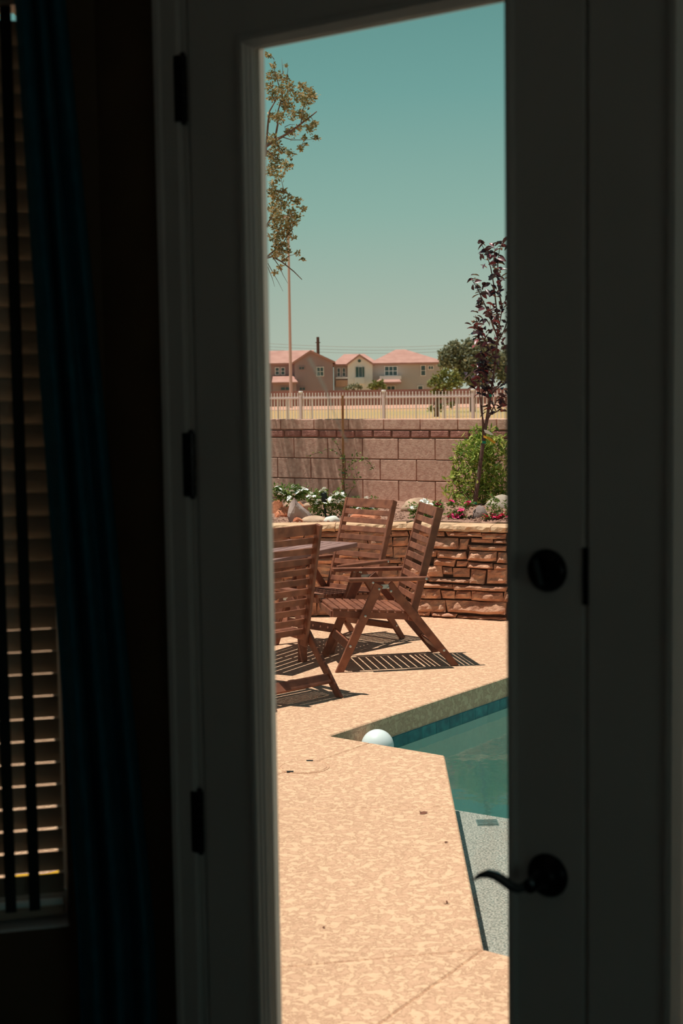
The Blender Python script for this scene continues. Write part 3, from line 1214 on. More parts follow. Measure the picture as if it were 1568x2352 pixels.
def tq(a, b, z):
    p = V((tip.x, tip.y, 0)) + tl * a + ti * b
    p.z = z
    return p


TAX = (tl, ti, UP)
TLn, TWd = 1.34, 0.60
mb = MB()
for b in (0.02, TWd - 0.02):
    mb.box(tq(TLn / 2, b, TH - 0.016), (TLn, 0.04, 0.032), TAX, 0.003)
for a in (0.03, TLn - 0.03):
    mb.box(tq(a, TWd / 2, TH - 0.016), (0.06, TWd - 0.08, 0.032), TAX, 0.003)
topf = tpart(mb, 'top_frame')
npl = 7
pw = (TWd - 0.08) / npl
for i in range(npl):
    mb = MB().box(tq(TLn / 2, 0.04 + pw * (i + 0.5), TH - 0.014), (TLn - 0.124, pw - 0.012, 0.020), TAX, 0.002)
    tpart(mb, 'plank', topf)
lgp = ground(709, 1521)
al = (V((lgp.x, lgp.y, 0)) - V((tip.x, tip.y, 0))).dot(tl)
for a, b in ((al, 0.03), (al, TWd - 0.04), (1.26, 0.04), (1.26, TWd - 0.04)):
    mb = MB().box(tq(a, b, (TH - 0.03) / 2), (0.05, 0.05, TH - 0.03), TAX, 0.003)
    tpart(mb, 'leg', None, 'wood')
for b in (0.04, TWd - 0.04):
    mb = MB().box(tq((al + 1.26) / 2, b, TH - 0.065), (1.26 - al, 0.022, 0.06), TAX, 0.002)
    tpart(mb, 'apron', None, 'wood')
mb = MB().box(tq(al, TWd / 2, TH - 0.065), (0.022, TWd - 0.1, 0.06), TAX, 0.002)
tpart(mb, 'apron', None, 'wood')


# ------------------------------------------------------------------ stone planter wall
def noise3(p, s):
    x, y, z = p
    return (math.sin(x * s * 1.7 + 1.3 * math.sin(y * s * 1.1 + 2)) + math.sin(y * s * 2.3 + 1.7 * math.sin(z * s * 1.9 + 1)) + math.sin(z * s * 2.1 + 1.1 * math.sin(x * s * 1.3))) / 3


def stone(u0, u1, z0, z1, org, du, nn, depth, proud, seed):
    """rough ashlar stone: gridded front, rounded rim"""
    r = random.Random(seed)
    lu, lz = u1 - u0, z1 - z0
    nu = max(3, min(10, int(lu / 0.03)))
    nz = max(3, min(6, int(lz / 0.022)))
    rim = min(0.014, lz * 0.22)
    tl0, tl1 = r.uniform(-.15, .15) * lz, r.uniform(-.15, .15) * lz
    sk0, sk1 = r.uniform(-.010, .010), r.uniform(-.010, .010)
    off = [r.uniform(-20, 20) for _ in range(3)]
    tilt = r.uniform(-0.2, 0.6) * 0.8
    tiltu = r.uniform(-0.06, 0.06)
    P = []
    for j in range(nz + 1):
        for i in range(nu + 1):
            a, b = i / nu, j / nz
            uu = u0 + lu * a + (sk0 * (1 - a) + sk1 * a) * (b - .5) * 2
            wob = 0.12 * lz * noise3((uu, 0, seed * .37), 14)
            zz = z0 + lz * b + (wob if 0 < j < nz else wob * .7)
            e = min(a * lu, (1 - a) * lu, b * lz, (1 - b) * lz)
            rd = 1 - max(0.0, 1 - e / rim) ** 2 if rim > 0 else 1
            h = proud * (0.25 + 0.75 * rd) + (0.024 * noise3((uu + off[0], zz + off[1], off[2]), 26) + 0.010 * noise3((uu + off[1], zz, off[0]), 75)) * rd
            h -= tilt * (b - .5) * lz
            h += tiltu * (a - .5) * lu
            P.append(org + du * uu + UP * zz + nn * max(0.004, h))
    F = [(j * (nu + 1) + i, j * (nu + 1) + i + 1, (j + 1) * (nu + 1) + i + 1, (j + 1) * (nu + 1) + i) for j in range(nz) for i in range(nu)]
    nb = len(P)
    ring = [i for i in range(nu + 1)] + [j * (nu + 1) + nu for j in range(1, nz + 1)] + [nz * (nu + 1) + i for i in range(nu - 1, -1, -1)] + [j * (nu + 1) for j in range(nz - 1, 0, -1)]
    for i in ring:
        p = P[i]
        d = (p - org).dot(nn)
        P.append(p - nn * (d + depth))
    m_ = len(ring)
    F += [(ring[i], nb + i, nb + (i + 1) % m_, ring[(i + 1) % m_]) for i in range(m_)]
    return MB().add(P, F)


wA = ground(960, 1415)
wB = ground(1160, 1425)
wA.z = wB.z = 0
duR = (wB - wA).normalized()
nnR = V((duR.y, -duR.x, 0))
if nnR.y > 0:
    nnR = -nnR
corner = wA - duR * 0.075
duL = V((1.0, -0.035, 0)).normalized()
nnL = V((duL.y, -duL.x, 0))
if nnL.y > 0:
    nnL = -nnL
HW = 0.726
pw_ = tag(empty('wall_planter', (corner.x, corner.y, 0)), 'rough brown stacked-stone retaining wall of the planter', 'wall', kind='structure')
wo_ = pw_.location.copy()


def wpart(mb, nm, m, par=None):
    mb.v = [tuple(V(p) - wo_) for p in mb.v]
    return mb.build(nm, m, par or pw_)


mb = MB()
endL = corner - duL * 4.5
endR = corner + duR * 3.2
bk = V((0.04, 0.21, 0))
# backing slightly behind the stone faces
mb.prism([(p.x, p.y) for p in (endL - nnL * 0.012, corner - (nnL + nnR) * 0.006, endR - nnR * 0.012, endR + bk, corner + bk, endL + bk)], 0, HW)
wpart(mb, 'backing', 'stone_mortar')
tr6 = [(330, 300, 450, 385), (490, 310, 1090, 400), (1095, 335, 1510, 440), (250, 405, 700, 608), (705, 425, 860, 608), (915, 418, 1290, 500), (1305, 450, 1515, 515),
       (868, 528, 1515, 638), (220, 622, 325, 745), (330, 630, 830, 780), (862, 640, 1350, 822), (1365, 660, 1530, 842), (270, 770, 632, 902), (662, 812, 848, 908), (850, 832, 1285, 938), (1298, 868, 1530, 962),
       (140, 885, 420, 1086), (428, 920, 592, 1045), (600, 922, 888, 1088), (902, 955, 1152, 1203), (1185, 958, 1530, 1208), (170, 1088, 898, 1190), (60, 1185, 600, 1285), (606, 1205, 1530, 1335),
       (20, 1290, 385, 1462), (406, 1312, 634, 1455), (640, 1318, 914, 1460), (918, 1332, 1465, 1512), (10, 1465, 475, 1685), (485, 1482, 1512, 1735), (0, 1662, 205, 1745), (228, 1690, 665, 1782), (668, 1738, 1520, 1855),
       (1470, 1340, 1660, 1520), (-150, 1290, 10, 1460), (-160, 1465, 0, 1650), (-170, 1185, 52, 1285), (-150, 885, 130, 1180), (-120, 622, 210, 770), (-100, 405, 240, 610), (-150, 300, 320, 395)]
sc6 = 1568 / 210.0
sid = 0
umax = 0
for x0, y0, x1, y1 in tr6:
    pa = onplane(960 + x0 / sc6, 1180 + y0 / sc6, wA, nnR)
    pb = onplane(960 + x1 / sc6, 1180 + y1 / sc6, wA, nnR)
    u0, u1 = (pa - corner).dot(duR), (pb - corner).dot(duR)
    u0 = max(u0, 0.004)
    if u1 - u0 < 0.02:
        continue
    z1, z0 = pa.z, pb.z
    z0, z1 = max(z0, 0.0), min(z1, HW - 0.004)
    umax = max(umax, min(u1, 1.0))
    sid += 1
    wpart(stone(u0 + .002, u1 - .002, z0 + .001, z1 - .001, corner, duR, nnR, 0.03, random.uniform(0.016, 0.042), sid), 'stone', 'stone')


def fill_rows(u0, u1, org, du, nn, seed):
    global sid
    r = random.Random(seed)
    z = 0.004
    while z < HW - 0.03:
        h = r.choice((0.052, 0.065, 0.08, 0.095, 0.115))
        if z + h > HW - 0.045:
            h = HW - 0.004 - z
        u = u0 - r.uniform(0, .15)
        while u < u1:
            l = r.uniform(0.13, 0.36)
            a, b = max(u, u0), min(u + l, u1)
            if b - a > 0.03:
                sid += 1
                wpart(stone(a + .003, b - .003, z + .003, z + h - .003, org, du, nn, 0.03, r.uniform(0.014, 0.042), sid), 'stone', 'stone')
            u += l
        z += h


fill_rows(-2.2, -0.004, corner, duL, nnL, 5)
fill_rows(0.93, 1.9, corner, duR, nnR, 8)


def cap(u0, u1, org, du, nn, seed):
    r = random.Random(seed)
    nu = max(4, int((u1 - u0) / 0.03))
    rows = [(-0.010, 0.0), (0.030, 0.004), (0.044, 0.022), (0.040, 0.046), (0.026, 0.056), (-0.05, 0.058), (-0.11, 0.060), (-0.19, 0.058), (-0.19, 0.0)]
    P = []
    for i in range(nu + 1):
        uu = u0 + (u1 - u0) * i / nu
        for k, (o_, z) in enumerate(rows):
            w_ = 0.0
            zj = 0.0
            if 1 <= k <= 4:
                w_ = 0.020 * noise3((uu + seed, z * 9 + k, seed), 20) + 0.010 * noise3((uu, k, seed), 70)
                zj = 0.006 * noise3((uu, k * 3.1, seed + 4), 26)
            P.append(org + du * uu + nn * (o_ + w_ + 0.008) + UP * (HW + z + zj))
    n_ = len(rows)
    F = []
    for i in range(nu):
        for k in range(n_):
            k2 = (k + 1) % n_
            F.append((i * n_ + k, i * n_ + k2, (i + 1) * n_ + k2, (i + 1) * n_ + k))
    F += [tuple(range(n_)), tuple(range(nu * n_, nu * n_ + n_))]
    return MB().add(P, F)


for i, (a, b) in enumerate(((-4.4, -2.0), (-2.0, -1.28), (-1.275, -0.62), (-0.615, -0.02))):
    wpart(cap(a, b, corner, duL, nnL, i + 1), 'cap_stone', 'cap_stone')
for i, (a, b) in enumerate(((-0.02, 0.40), (0.405, 0.72), (0.725, 1.3), (1.305, 3.1))):
    wpart(cap(a, b, corner, duR, nnR, i + 11), 'cap_stone', 'cap_stone')

# ------------------------------------------------------------------ block garden wall
GP = onplane(850, 1030, V((0.292, 14.002, 0)), GN)
GP = V((0.292, 14.002, 0))


def gp(s, n, z):
    return GP + GD * s + GN * n + UP * z


gw = tag(empty('wall_garden', gp(0, 0, 0)), 'tan block garden wall with a band of red bricks', 'wall', kind='structure')
go_ = gw.location.copy()
mb = MB().box(gp(0, 0.105, 0.808) , (12, 0.17, 1.616), GAX)
mb.v = [tuple(V(p) - go_) for p in mb.v]
mb.build('mortar_core', 'mortar', gw)


def shared(size, ch, nm):
    return MB().box((0, 0, 0), size, GAX, ch).mesh(nm)


BL, BH = 0.4064, 0.2055
blk = shared((BL - 0.009, 0.19, BH - 0.009), 0.004, 'block')
capb = shared((BL - 0.007, 0.192, 0.100), 0.005, 'cap_block')
rbk = shared((0.2115 - 0.012, 0.190, 0.066), 0.010, 'brick')
zc0 = 1.4335
j0 = -0.091
for r_ in range(5):
    zc = zc0 - BH * (r_ + 0.5)
    off = j0 if r_ % 2 == 0 else 0.110
    for i in range(-9, 10):
        s = off + BL * (i + 0.5)
        if abs(s) > 3.6:
            continue
        o = link('block', blk, 'block', gw)
        o.location = GD * s + GN * 0.095 + UP * zc + GN * random.uniform(-.0015, .0015)
for i in range(-9, 10):
    s = 0.155 + BL * (i + 0.5) - BL
    if abs(s) > 3.6:
        continue
    o = link('cap_block', capb, 'block', gw)
    o.location = GD * s + GN * 0.095 + UP * 1.570
for i in range(-17, 18):
    s = -0.075 + 0.2115 * i
    o = link('brick', rbk, 'red_brick', gw)
    o.location = GD * s + GN * (0.0955 - random.uniform(0.0, 0.003)) + UP * (1.476 + random.uniform(-.003, .003))

# ------------------------------------------------------------------ planter soil
def soil_h(x, y):
    dgw = (GP - V((x, y, 0))).dot(GN)        # distance in front of the block wall
    base = 0.768 + 0.055 * max(0.0, min(1.0, (2.2 - dgw) / 2.0))
    mound = 0.05 * math.exp(-((x - 1.2) ** 2 + (y - 12.7) ** 2) / 0.35)
    return base + mound + 0.012 * noise3((x, y, 0.3), 6) + 0.008 * noise3((x, y, 1.3), 17)


P, F = [], []
NXs, NYs = 90, 40
xs = np.linspace(-4.2, 3.3, NXs + 1)
front = []
for x in xs:
    if x < corner.x:
        yf = corner.y + (x - corner.x) * duL.y / duL.x
    else:
        yf = corner.y + (x - corner.x) * duR.y / duR.x
    yf += 0.16
    yb = GP.y + (x - GP.x) * GD.y / GD.x + 0.05
    yb = max(yb, yf + 0.05)
    for j in range(NYs + 1):
        y = yf + (yb - yf) * j / NYs
        P.append((x, y, soil_h(x, y)))
for i in range(NXs):
    for j in range(NYs):
        a = i * (NYs + 1) + j
        F.append((a, a + NYs + 1, a + NYs + 2, a + 1))
tag(MB().add(P, F).build('ground_planter', 'soil', None, True), 'gravelly brown soil filling the raised planter', 'soil', kind='structure')

# gravel on it
gm = MB()
for _ in range(1500):
    x = random.uniform(-1.1, 1.7)
    yf = (corner.y + (x - corner.x) * (duL.y / duL.x if x < corner.x else duR.y / duR.x)) + 0.22
    y = yf + random.random() ** 1.5 * 1.3
    if (GP - V((x, y, 0))).dot(GN) < 0.02:
        continue
    z = soil_h(x, y)
    s = random.uniform(0.006, 0.018)
    c = V((x, y, z + s * .2))
    a = random.uniform(0, 6.28)
    e1, e2 = V((math.cos(a), math.sin(a), random.uniform(-.3, .3))) * s, V((-math.sin(a), math.cos(a), random.uniform(-.3, .3))) * s * .8
    e3 = UP * s * .7
    gm.add([c + e1, c + e2, c - e1, c - e2, c + e3, c - e3], [(0, 1, 4), (1, 2, 4), (2, 3, 4), (3, 0, 4), (1, 0, 5), (2, 1, 5), (3, 2, 5), (0, 3, 5)])
tag(gm.build('gravel', 'soil'), 'small brown gravel scattered over the planter soil', 'gravel', kind='stuff')


# ------------------------------------------------------------------ rocks
def rock(name, x0, y0, x1, y1, Y, m, label, seed, deep=0.8, facet=0.22, apex=None, angular=False):
    """boulder filling photo box at distance Y, sunk a little into the soil"""
    r = random.Random(seed)
    pa, pb = at(x0, y1, Y), at(x1, y0, Y)
    c = (pa + pb) / 2
    hx, hz = (pb.x - pa.x) / 2, (pb.z - pa.z) / 2
    bm = bmesh.new()
    bmesh.ops.create_icosphere(bm, subdivisions=3, radius=1.0)
    dirs = [V((r.uniform(-1, 1), r.uniform(-1, 1), r.uniform(-.6, 1))).normalized() for _ in range(9)]
    cut = [r.uniform(0.72, 0.95) for _ in dirs]
    if angular:
        dirs += [V((r.uniform(-1, 1), r.uniform(-1.2, .2), r.uniform(-.3, 1))).normalized() for _ in range(9)]
        cut = [r.uniform(0.55, 0.82) for _ in dirs]
    for v in bm.verts:
        p = v.co.copy()
        for d, k in zip(dirs, cut):
            e = p.dot(d)
            if e > k:
                p -= d * (e - k) * (1.0 if angular else 1 - facet * .3)
        p *= 1 + (0.02 if angular else 0.05) * noise3(tuple(p + V((seed, 0, 0))), 4)
        if angular:
            p *= 1.22
        if apex is not None and p.z > -0.2:
            t = (p.z + 0.2) / 1.2
            p.x = p.x * (1 - 0.6 * t) + apex * t * .8
        v.co = V((p.x * hx * 1.06, p.y * hx * deep, p.z * hz * 1.1))
    me = bpy.data.meshes.new(name)
    bm.to_mesh(me)
    bm.free()
    if angular:
        me.shade_flat()
    else:
        me.shade_smooth()
    o = link(name, me, m)
    o.location = c
    return tag(o, label, 'rock', 'rocks in the planter')


rock('boulder', 918, 1145, 1008, 1192, 12.75, 'boulder_tan', 'large rounded tan boulder behind the side-on chair back', 1)
rock('boulder', 1114, 1137, 1186, 1196, 12.55, 'boulder_grey', 'tall pale grey boulder at the right end of the planter', 2)
rock('small_boulder', 1084, 1163, 1118, 1206, 12.1, 'rock_purple', 'small mauve boulder between the pink flowers', 3)
rock('rock', 652, 1149, 712, 1206, 12.3, 'rock_purple', 'pointed grey-purple rock on the planter rim', 4, apex=-0.1, angular=True)
rock('rock', 630, 1168, 664, 1200, 12.75, 'rock_orange', 'orange rock behind the pointed purple rock', 5, angular=True)
rock('rock', 622, 1143, 652, 1196, 13.0, 'rock_orange', 'tall salmon rock at the left edge of the glass', 6, angular=True)
rock('rock', 664, 1152, 698, 1182, 12.9, 'rock_orange', 'angular orange rock leaning over the purple rock', 7, apex=0.3, angular=True)
rock('rock', 650, 1150, 680, 1174, 13.1, 'boulder_tan', 'small tan rock under the white flowers', 8, angular=True)
rock('rock', 674, 1188, 694, 1206, 12.2, 'rock_orange', 'little orange stone touching the purple rock', 9, angular=True)
rock('flat_stone', 692, 1184, 750, 1208, 12.24, 'boulder_tan', 'flat tan stone lying beside the white stone', 10)
rock('white_stone', 743, 1184, 779, 1212, 12.2, 'white_stone', 'smooth bright white stone on the planter rim', 11, facet=0.0)
rock('flat_stone', 798, 1176, 876, 1206, 12.3, 'rock_orange', 'flat orange slab seen through the far chair back', 12, angular=True)
rock('rock', 692, 1156, 716, 1172, 13.1, 'boulder_tan', 'small beige stone between the white flower clumps', 13, angular=True)


# ------------------------------------------------------------------ leaves
def leaf_quads(mb, centers, rad, n, size, aspect=0.45, up=0.2, droop=0.0, flat=1.0):
    for (c, r_) in zip(centers, rad):
        c = V(c)
        for _ in range(n):
            d = V((random.gauss(0, 1), random.gauss(0, 1), random.gauss(0, 1)))
            d = d.normalized() * r_ * random.random() ** 0.45
            p = c + V((d.x, d.y * flat, d.z))
            a = V((random.gauss(0, 1), random.gauss(0, 1), random.gauss(up, 0.7) - droop)).normalized()
            b = a.cross(V((random.gauss(0, 1), random.gauss(0, 1), random.gauss(0, 1)))).normalized()
            nn = a.cross(b)
            s = size * random.uniform(0.6, 1.25)
            w = s * aspect
            mb.v += [tuple(p), tuple(p + a * s * .5 + b * w * .5 + nn * s * .08), tuple(p + a * s), tuple(p + a * s * .5 - b * w * .5 + nn * s * .08)]
            o = len(mb.v) - 4
            mb.f.append((o, o + 1, o + 2, o + 3))


def plant(name, label, cat, base, group=None):
    return tag(empty(name, base), label, cat, group)


def sub(mb, nm, m, root, smooth=False, fix=False):
    mb.v = [tuple(V(p) - root.location) for p in mb.v]
    return mb.build(nm, m, root, smooth, fix)


# overhanging tree at the left edge
TY = 14.3
tree_pts = [(205, 250, 15), (250, 340, 18), (350, 340, 10), (230, 420, 30), (300, 440, 38), (360, 440, 18), (215, 520, 28), (300, 540, 30), (380, 520, 35), (490, 510, 25), (550, 560, 35), (590, 600, 25), (250, 600, 30),
            (330, 620, 45), (460, 590, 35), (520, 650, 35), (380, 680, 35), (230, 770, 25), (300, 770, 35), (410, 750, 30), (480, 750, 30), (520, 770, 25), (590, 830, 25), (550, 860, 30), (470, 860, 20), (400, 900, 30), (510, 940, 15),
            (600, 945, 14), (630, 955, 8), (230, 960, 35), (270, 1000, 30), (240, 1080, 45), (320, 1050, 25), (390, 1080, 25), (480, 1030, 18), (515, 1000, 10), (270, 1150, 40), (350, 1180, 30), (400, 1180, 14), (240, 1230, 40),
            (300, 1260, 30), (255, 1330, 26), (240, 1400, 32), (330, 1400, 22), (280, 1460, 36), (380, 1450, 22), (450, 1490, 26), (500, 1545, 16), (330, 1520, 34), (250, 1540, 40), (400, 1590, 36), (460, 1610, 18), (280, 1600, 40),
            (350, 1650, 38), (430, 1660, 22), (260, 1680, 40), (380, 1700, 28), (300, 1740, 40), (260, 1790, 34), (360, 1770, 28), (420, 1790, 10), (280, 1850, 28), (350, 1850, 22), (310, 1900, 32), (260, 1930, 22), (380, 1900, 18),
            (450, 1920, 10), (500, 1970, 12), (350, 1970, 20), (310, 2040, 16), (260, 2080, 14)]
tc3 = 1 / 3.675
troot = plant('shade_tree', 'loose olive-leaved tree reaching in from the left edge of the glass', 'tree', V((-2.5, 14.5, 0.8)))
cents, rads = [], []
for x, y, r_ in tree_pts:
    Yd = TY + random.uniform(-0.25, 0.25)
    cents.append(at(560 + x * tc3, 60 + y * tc3, Yd))
    rads.append(r_ * tc3 / FPX * TY)
mb = MB()
for c_i, r_i, (_, _, px_) in zip(cents, rads, tree_pts):
    leaf_quads(mb, [c_i], [r_i * 1.5], int(95 * (px_ / 35) ** 1.5) + 4, 0.035, 0.6, flat=1.6)
# crown beyond the stile
c2, r2 = [], []
for _ in range(300):
    t = random.random()
    z = 3.0 + 2.9 * t
    c2.append(V((-2.3 + random.gauss(0, 0.85), TY + random.gauss(0, 0.45), z)))
    r2.append(random.uniform(0.10, 0.2))
keep = [(c, r_) for c, r_ in zip(c2, r2) if c.x < -0.86]
leaf_quads(mb, [k_[0] for k_ in keep], [k_[1] for k_ in keep], 40, 0.05, 0.6)
fo = sub(mb, 'foliage', 'tree_leaf', troot)
fo['kind'] = 'stuff'
br = MB()
trunk = [V((-2.5, 14.5, 0.78)), V((-2.45, 14.4, 1.8)), V((-2.3, 14.35, 2.9)), V((-2.1, 14.3, 3.9)), V((-1.9, 14.3, 5.0))]
br.tube(trunk, [0.08, 0.07, 0.055, 0.04, 0.02], 8)


def cpt(x, y, Yd=TY):
    return at(560 + x * tc3, 60 + y * tc3, Yd)


twigs = [([V((-2.25, 14.35, 3.1)), V((-1.35, 14.3, 3.4)), cpt(180, 1020), cpt(260, 965), cpt(320, 935), cpt(400, 885), cpt(480, 825), cpt(560, 765), cpt(615, 720)], 0.02),
         ([cpt(260, 965), cpt(285, 830), cpt(275, 760), cpt(310, 640), cpt(330, 560), cpt(380, 500)], 0.011),
         ([cpt(180, 1100), cpt(205, 800), cpt(215, 720), cpt(260, 640), cpt(300, 520), cpt(250, 340)], 0.011),
         ([cpt(400, 885), cpt(350, 880), cpt(345, 850), cpt(390, 830), cpt(430, 830)], 0.006),
         ([cpt(480, 825), cpt(500, 700), cpt(530, 600), cpt(560, 550)], 0.006),
         ([V((-2.3, 14.35, 2.85)), V((-1.35, 14.3, 2.9)), cpt(180, 1960), cpt(240, 1945), cpt(320, 1990), cpt(420, 2070), cpt(490, 2140)], 0.014),
         ([cpt(180, 1960), cpt(260, 1890), cpt(330, 1830), cpt(400, 1720), cpt(450, 1600)], 0.009),
         ([cpt(180, 1700), cpt(240, 1600), cpt(320, 1500), cpt(340, 1400)], 0.009),
         ([cpt(240, 1945), cpt(300, 2030), cpt(330, 2100), cpt(370, 2170)], 0.005),
         ([cpt(200, 2000), cpt(250, 2090), cpt(290, 2160), cpt(330, 2240)], 0.004),
         ([cpt(200, 2030), cpt(240, 2130), cpt(260, 2200)], 0.004),
         ([cpt(180, 1040), cpt(260, 1100), cpt(340, 1150), cpt(400, 1180)], 0.006),
         ([cpt(320, 935), cpt(400, 960), cpt(520, 960), cpt(620, 955)], 0.005),
         ([cpt(250, 340), cpt(255, 280)], 0.003), ([cpt(330, 400), cpt(318, 270)], 0.003), ([cpt(360, 440), cpt(372, 360), cpt(350, 330)], 0.003)]
for pts, r_ in twigs:
    br.tube(pts, [r_ * (1 - 0.75 * i / (len(pts) - 1)) for i in range(len(pts))], 6)
for c in cents[::2]:
    s = min((p for pts, _ in twigs for p in pts), key=lambda p: (p - c).length)
    if (s - c).length < 0.6:
        br.tube([s, (s + c) / 2 + V((0, 0, .02)), c], [0.004, 0.003, 0.0015], 4)
sub(br, 'branches', 'bark', troot, True)

# purple-leaf sapling
SY = 12.75
pc = 1 / 3.407


def spt(x, y, dy=0.0):
    return at(1040 + x * pc, 530 + y * pc, SY + dy)


sroot = plant('plum_sapling', 'slim young tree with dark purple leaves at the right of the planter', 'tree', spt(168, 2160))
mb = MB()
tr_ = [spt(160, 2190), spt(180, 2060), spt(200, 1930), spt(222, 1760), spt(240, 1620), spt(262, 1500), spt(278, 1390), spt(293, 1290), spt(315, 1150), spt(332, 1010), spt(345, 880), spt(362, 740), spt(395, 560)]
mb.tube(tr_, [0.020, 0.0195, 0.019, 0.018, 0.0165, 0.015, 0.0135, 0.012, 0.010, 0.008, 0.007, 0.005, 0.003], 8)
sub(mb, 'trunk', 'plum_bark', sroot, True)
branches = [[spt(246, 1540), spt(222, 1420), spt(210, 1290), spt(205, 1180), spt(200, 1000)], [spt(236, 1650), spt(228, 1400), spt(226, 1250), spt(235, 1100)],
            [spt(290, 1290), spt(262, 1240), spt(245, 1080), spt(215, 900), spt(192, 740), spt(175, 660)], [spt(330, 1000), spt(262, 880), spt(205, 790), spt(150, 760)],
            [spt(325, 780, -.1), spt(285, 660, -.1), spt(240, 560, -.1), spt(195, 460, -.1), spt(140, 370, -.1)], [spt(362, 740), spt(338, 600), spt(322, 440), spt(295, 290), spt(262, 180), spt(220, 100)],
            [spt(385, 620, .1), spt(352, 420, .1), spt(350, 260, .1), spt(362, 150, .1), spt(385, 95, .1)], [spt(300, 1280), spt(340, 1240), spt(390, 1200), spt(450, 1120)],
            [spt(262, 1500), spt(300, 1420), spt(340, 1330), spt(390, 1300)], [spt(345, 880), spt(400, 780), spt(450, 640), spt(480, 430)], [spt(350, 840, .15), spt(300, 700, .2), spt(290, 560, .2)],
            [spt(320, 1120), spt(250, 1060), spt(180, 1090), spt(120, 1130)], [spt(300, 1330, -.1), spt(330, 1400, -.1), spt(345, 1420, -.1)]]
for bpts in branches:
    mb = MB().tube(bpts, [0.008 * (1 - 0.7 * i / (len(bpts) - 1)) for i in range(len(bpts))], 6)
    sub(mb, 'branch', 'plum_bark', sroot, True)
lm = []
for k in range(5):
    mb = MB()
    L0 = 0.075
    w = L0 * (0.48 + 0.03 * k)
    curl = 0.10 + 0.06 * k
    P = []
    for i in range(5):
        t = i / 4
        hw = w * math.sin(math.pi * (0.06 + 0.90 * t)) ** 0.8 * .5
        zc = -curl * L0 * t * t
        P += [(t * L0, -hw, zc + hw * .5), (t * L0, 0, zc), (t * L0, hw, zc + hw * .5)]
    F = []
    for i in range(4):
        F += [(3 * i, 3 * i + 1, 3 * i + 4, 3 * i + 3), (3 * i + 1, 3 * i + 2, 3 * i + 5, 3 * i + 4)]
    mb.add(P, F)
    me = mb.mesh('leaf', True, False)
    m2 = bpy.data.materials.get('plum_leaf_%d' % k)
    lm.append(me)
plumcols = [(rgb(50, 32, 40), rgb(60, 38, 46)), (rgb(74, 44, 52), rgb(84, 50, 56)), (rgb(96, 54, 60), rgb(104, 60, 62)), (rgb(132, 62, 68), rgb(140, 66, 70)), (rgb(62, 40, 48), rgb(66, 42, 50))]
for k, (a, b) in enumerate(plumcols):
    mat('plum_leaf_%d' % k, a, b, rough=0.35, spec=0.5)
    lm[k].materials.append(MATS['plum_leaf_%d' % k])
nleaf = 0
rest = []
for bi, bpts in enumerate([branches[q_] for q_ in (0, 1, 4, 5, 6, 2, 3, 12, 7, 8, 11, 10, 9)] + [tr_[8:]]):
    if bi in (0, 1):
        bpts = bpts[2:]
    ln = sum((bpts[i + 1] - bpts[i]).length for i in range(len(bpts) - 1))
    cnt = int(ln / 0.0125)
    for i in range(cnt):
        t = (i + 0.5) / cnt
        if t < 0.12:
            continue
        fidx = t * (len(bpts) - 1)
        k = min(int(fidx), len(bpts) - 2)
        p = bpts[k].lerp(bpts[k + 1], fidx - k) + V((random.gauss(0, .03), random.gauss(0, .03), random.gauss(0, .02)))
        if nleaf >= 300:
            rest.append(p)
            continue
        o = link('leaf', random.choice(lm), None, sroot)
        o.location = p - sroot.location
        a = random.uniform(0, 2 * math.pi)
        o.rotation_euler = (random.gauss(0, .7), random.uniform(-1.0, 0.7), a)
        s = random.uniform(0.75, 1.2)
        o.scale = (s, s, s)
        nleaf += 1
mb = MB()
leaf_quads(mb, rest, [0.02] * len(rest), 1, 0.075, 0.5)
f_ = sub(mb, 'foliage', 'plum_leaf', sroot)
f_['kind'] = 'stuff'
for x, y in ((240, 1655), (290, 1290), (170, 2130)):
    d = (spt(x + 6, y - 60) - spt(x, y)).normalized()
    MB_ = MB().tube([spt(x, y + 10), spt(x + 2, y - 10)], 0.0215 if y > 1400 else 0.0155, 10)
    sub(MB_, 'green_tie', 'green_tie', sroot)
mb = MB().extrude([spt(240, 1555, -.04), spt(275, 1562, -.06), spt(318, 1595, -.05), (spt(300, 1600, -.05)), spt(250, 1580, -.04)], V((0, .001, 0)))
sub(mb, 'paper_tag', 'paper_tag', sroot)
mb = MB().extrude([spt(238, 1600, -.04), spt(280, 1612, -.06), spt(335, 1655, -.05), spt(325, 1668, -.05), spt(270, 1630, -.06), spt(238, 1618, -.04)], V((0, .001, 0)))
sub(mb, 'yellow_tag', 'yellow_tag', sroot)

# lush bush behind the sapling
broot = plant('leafy_bush', 'bright green leafy bush against the block wall behind the sapling', 'bush', at(1115, 1170, 13.1))
cents, rads = [], []
shoots = MB()
for _ in range(110):
    x = random.gauss(1112, 34)
    top = 990 + abs(x - 1110) * 0.75
    y = random.uniform(max(985, top), 1160)
    if x < 1032 or x > 1230:
        continue
    if x < 1060 and 1040 < y < 1080:
        continue
    cents.append(at(x, y, 13.0 + random.uniform(-.22, .15)))
    rads.append(0.10)
for x, y in ((1104, 990), (1108, 1010), (1080, 1022), (1060, 1030), (1048, 1060), (1042, 1100), (1036, 1105), (1055, 1110), (1075, 1040), (1130, 1010), (1148, 1012), (1158, 1030), (1050, 1045), (1062, 1128), (1046, 1092)):
    c = at(x, y, 12.98)
    cents.append(c)
    rads.append(0.055)
    shoots.tube([at(1108, 1165, 13.05), at((x + 1108) / 2, (y + 1165) / 2 + 10, 13.02), c], [0.006, 0.004, 0.002], 5)
mb = MB()
leaf_quads(mb, cents, rads, 24, 0.062, 0.34, up=0.5)
f_ = sub(mb, 'foliage', 'bush_leaf', broot)
f_['kind'] = 'stuff'
sub(shoots, 'stems', 'bark', broot)

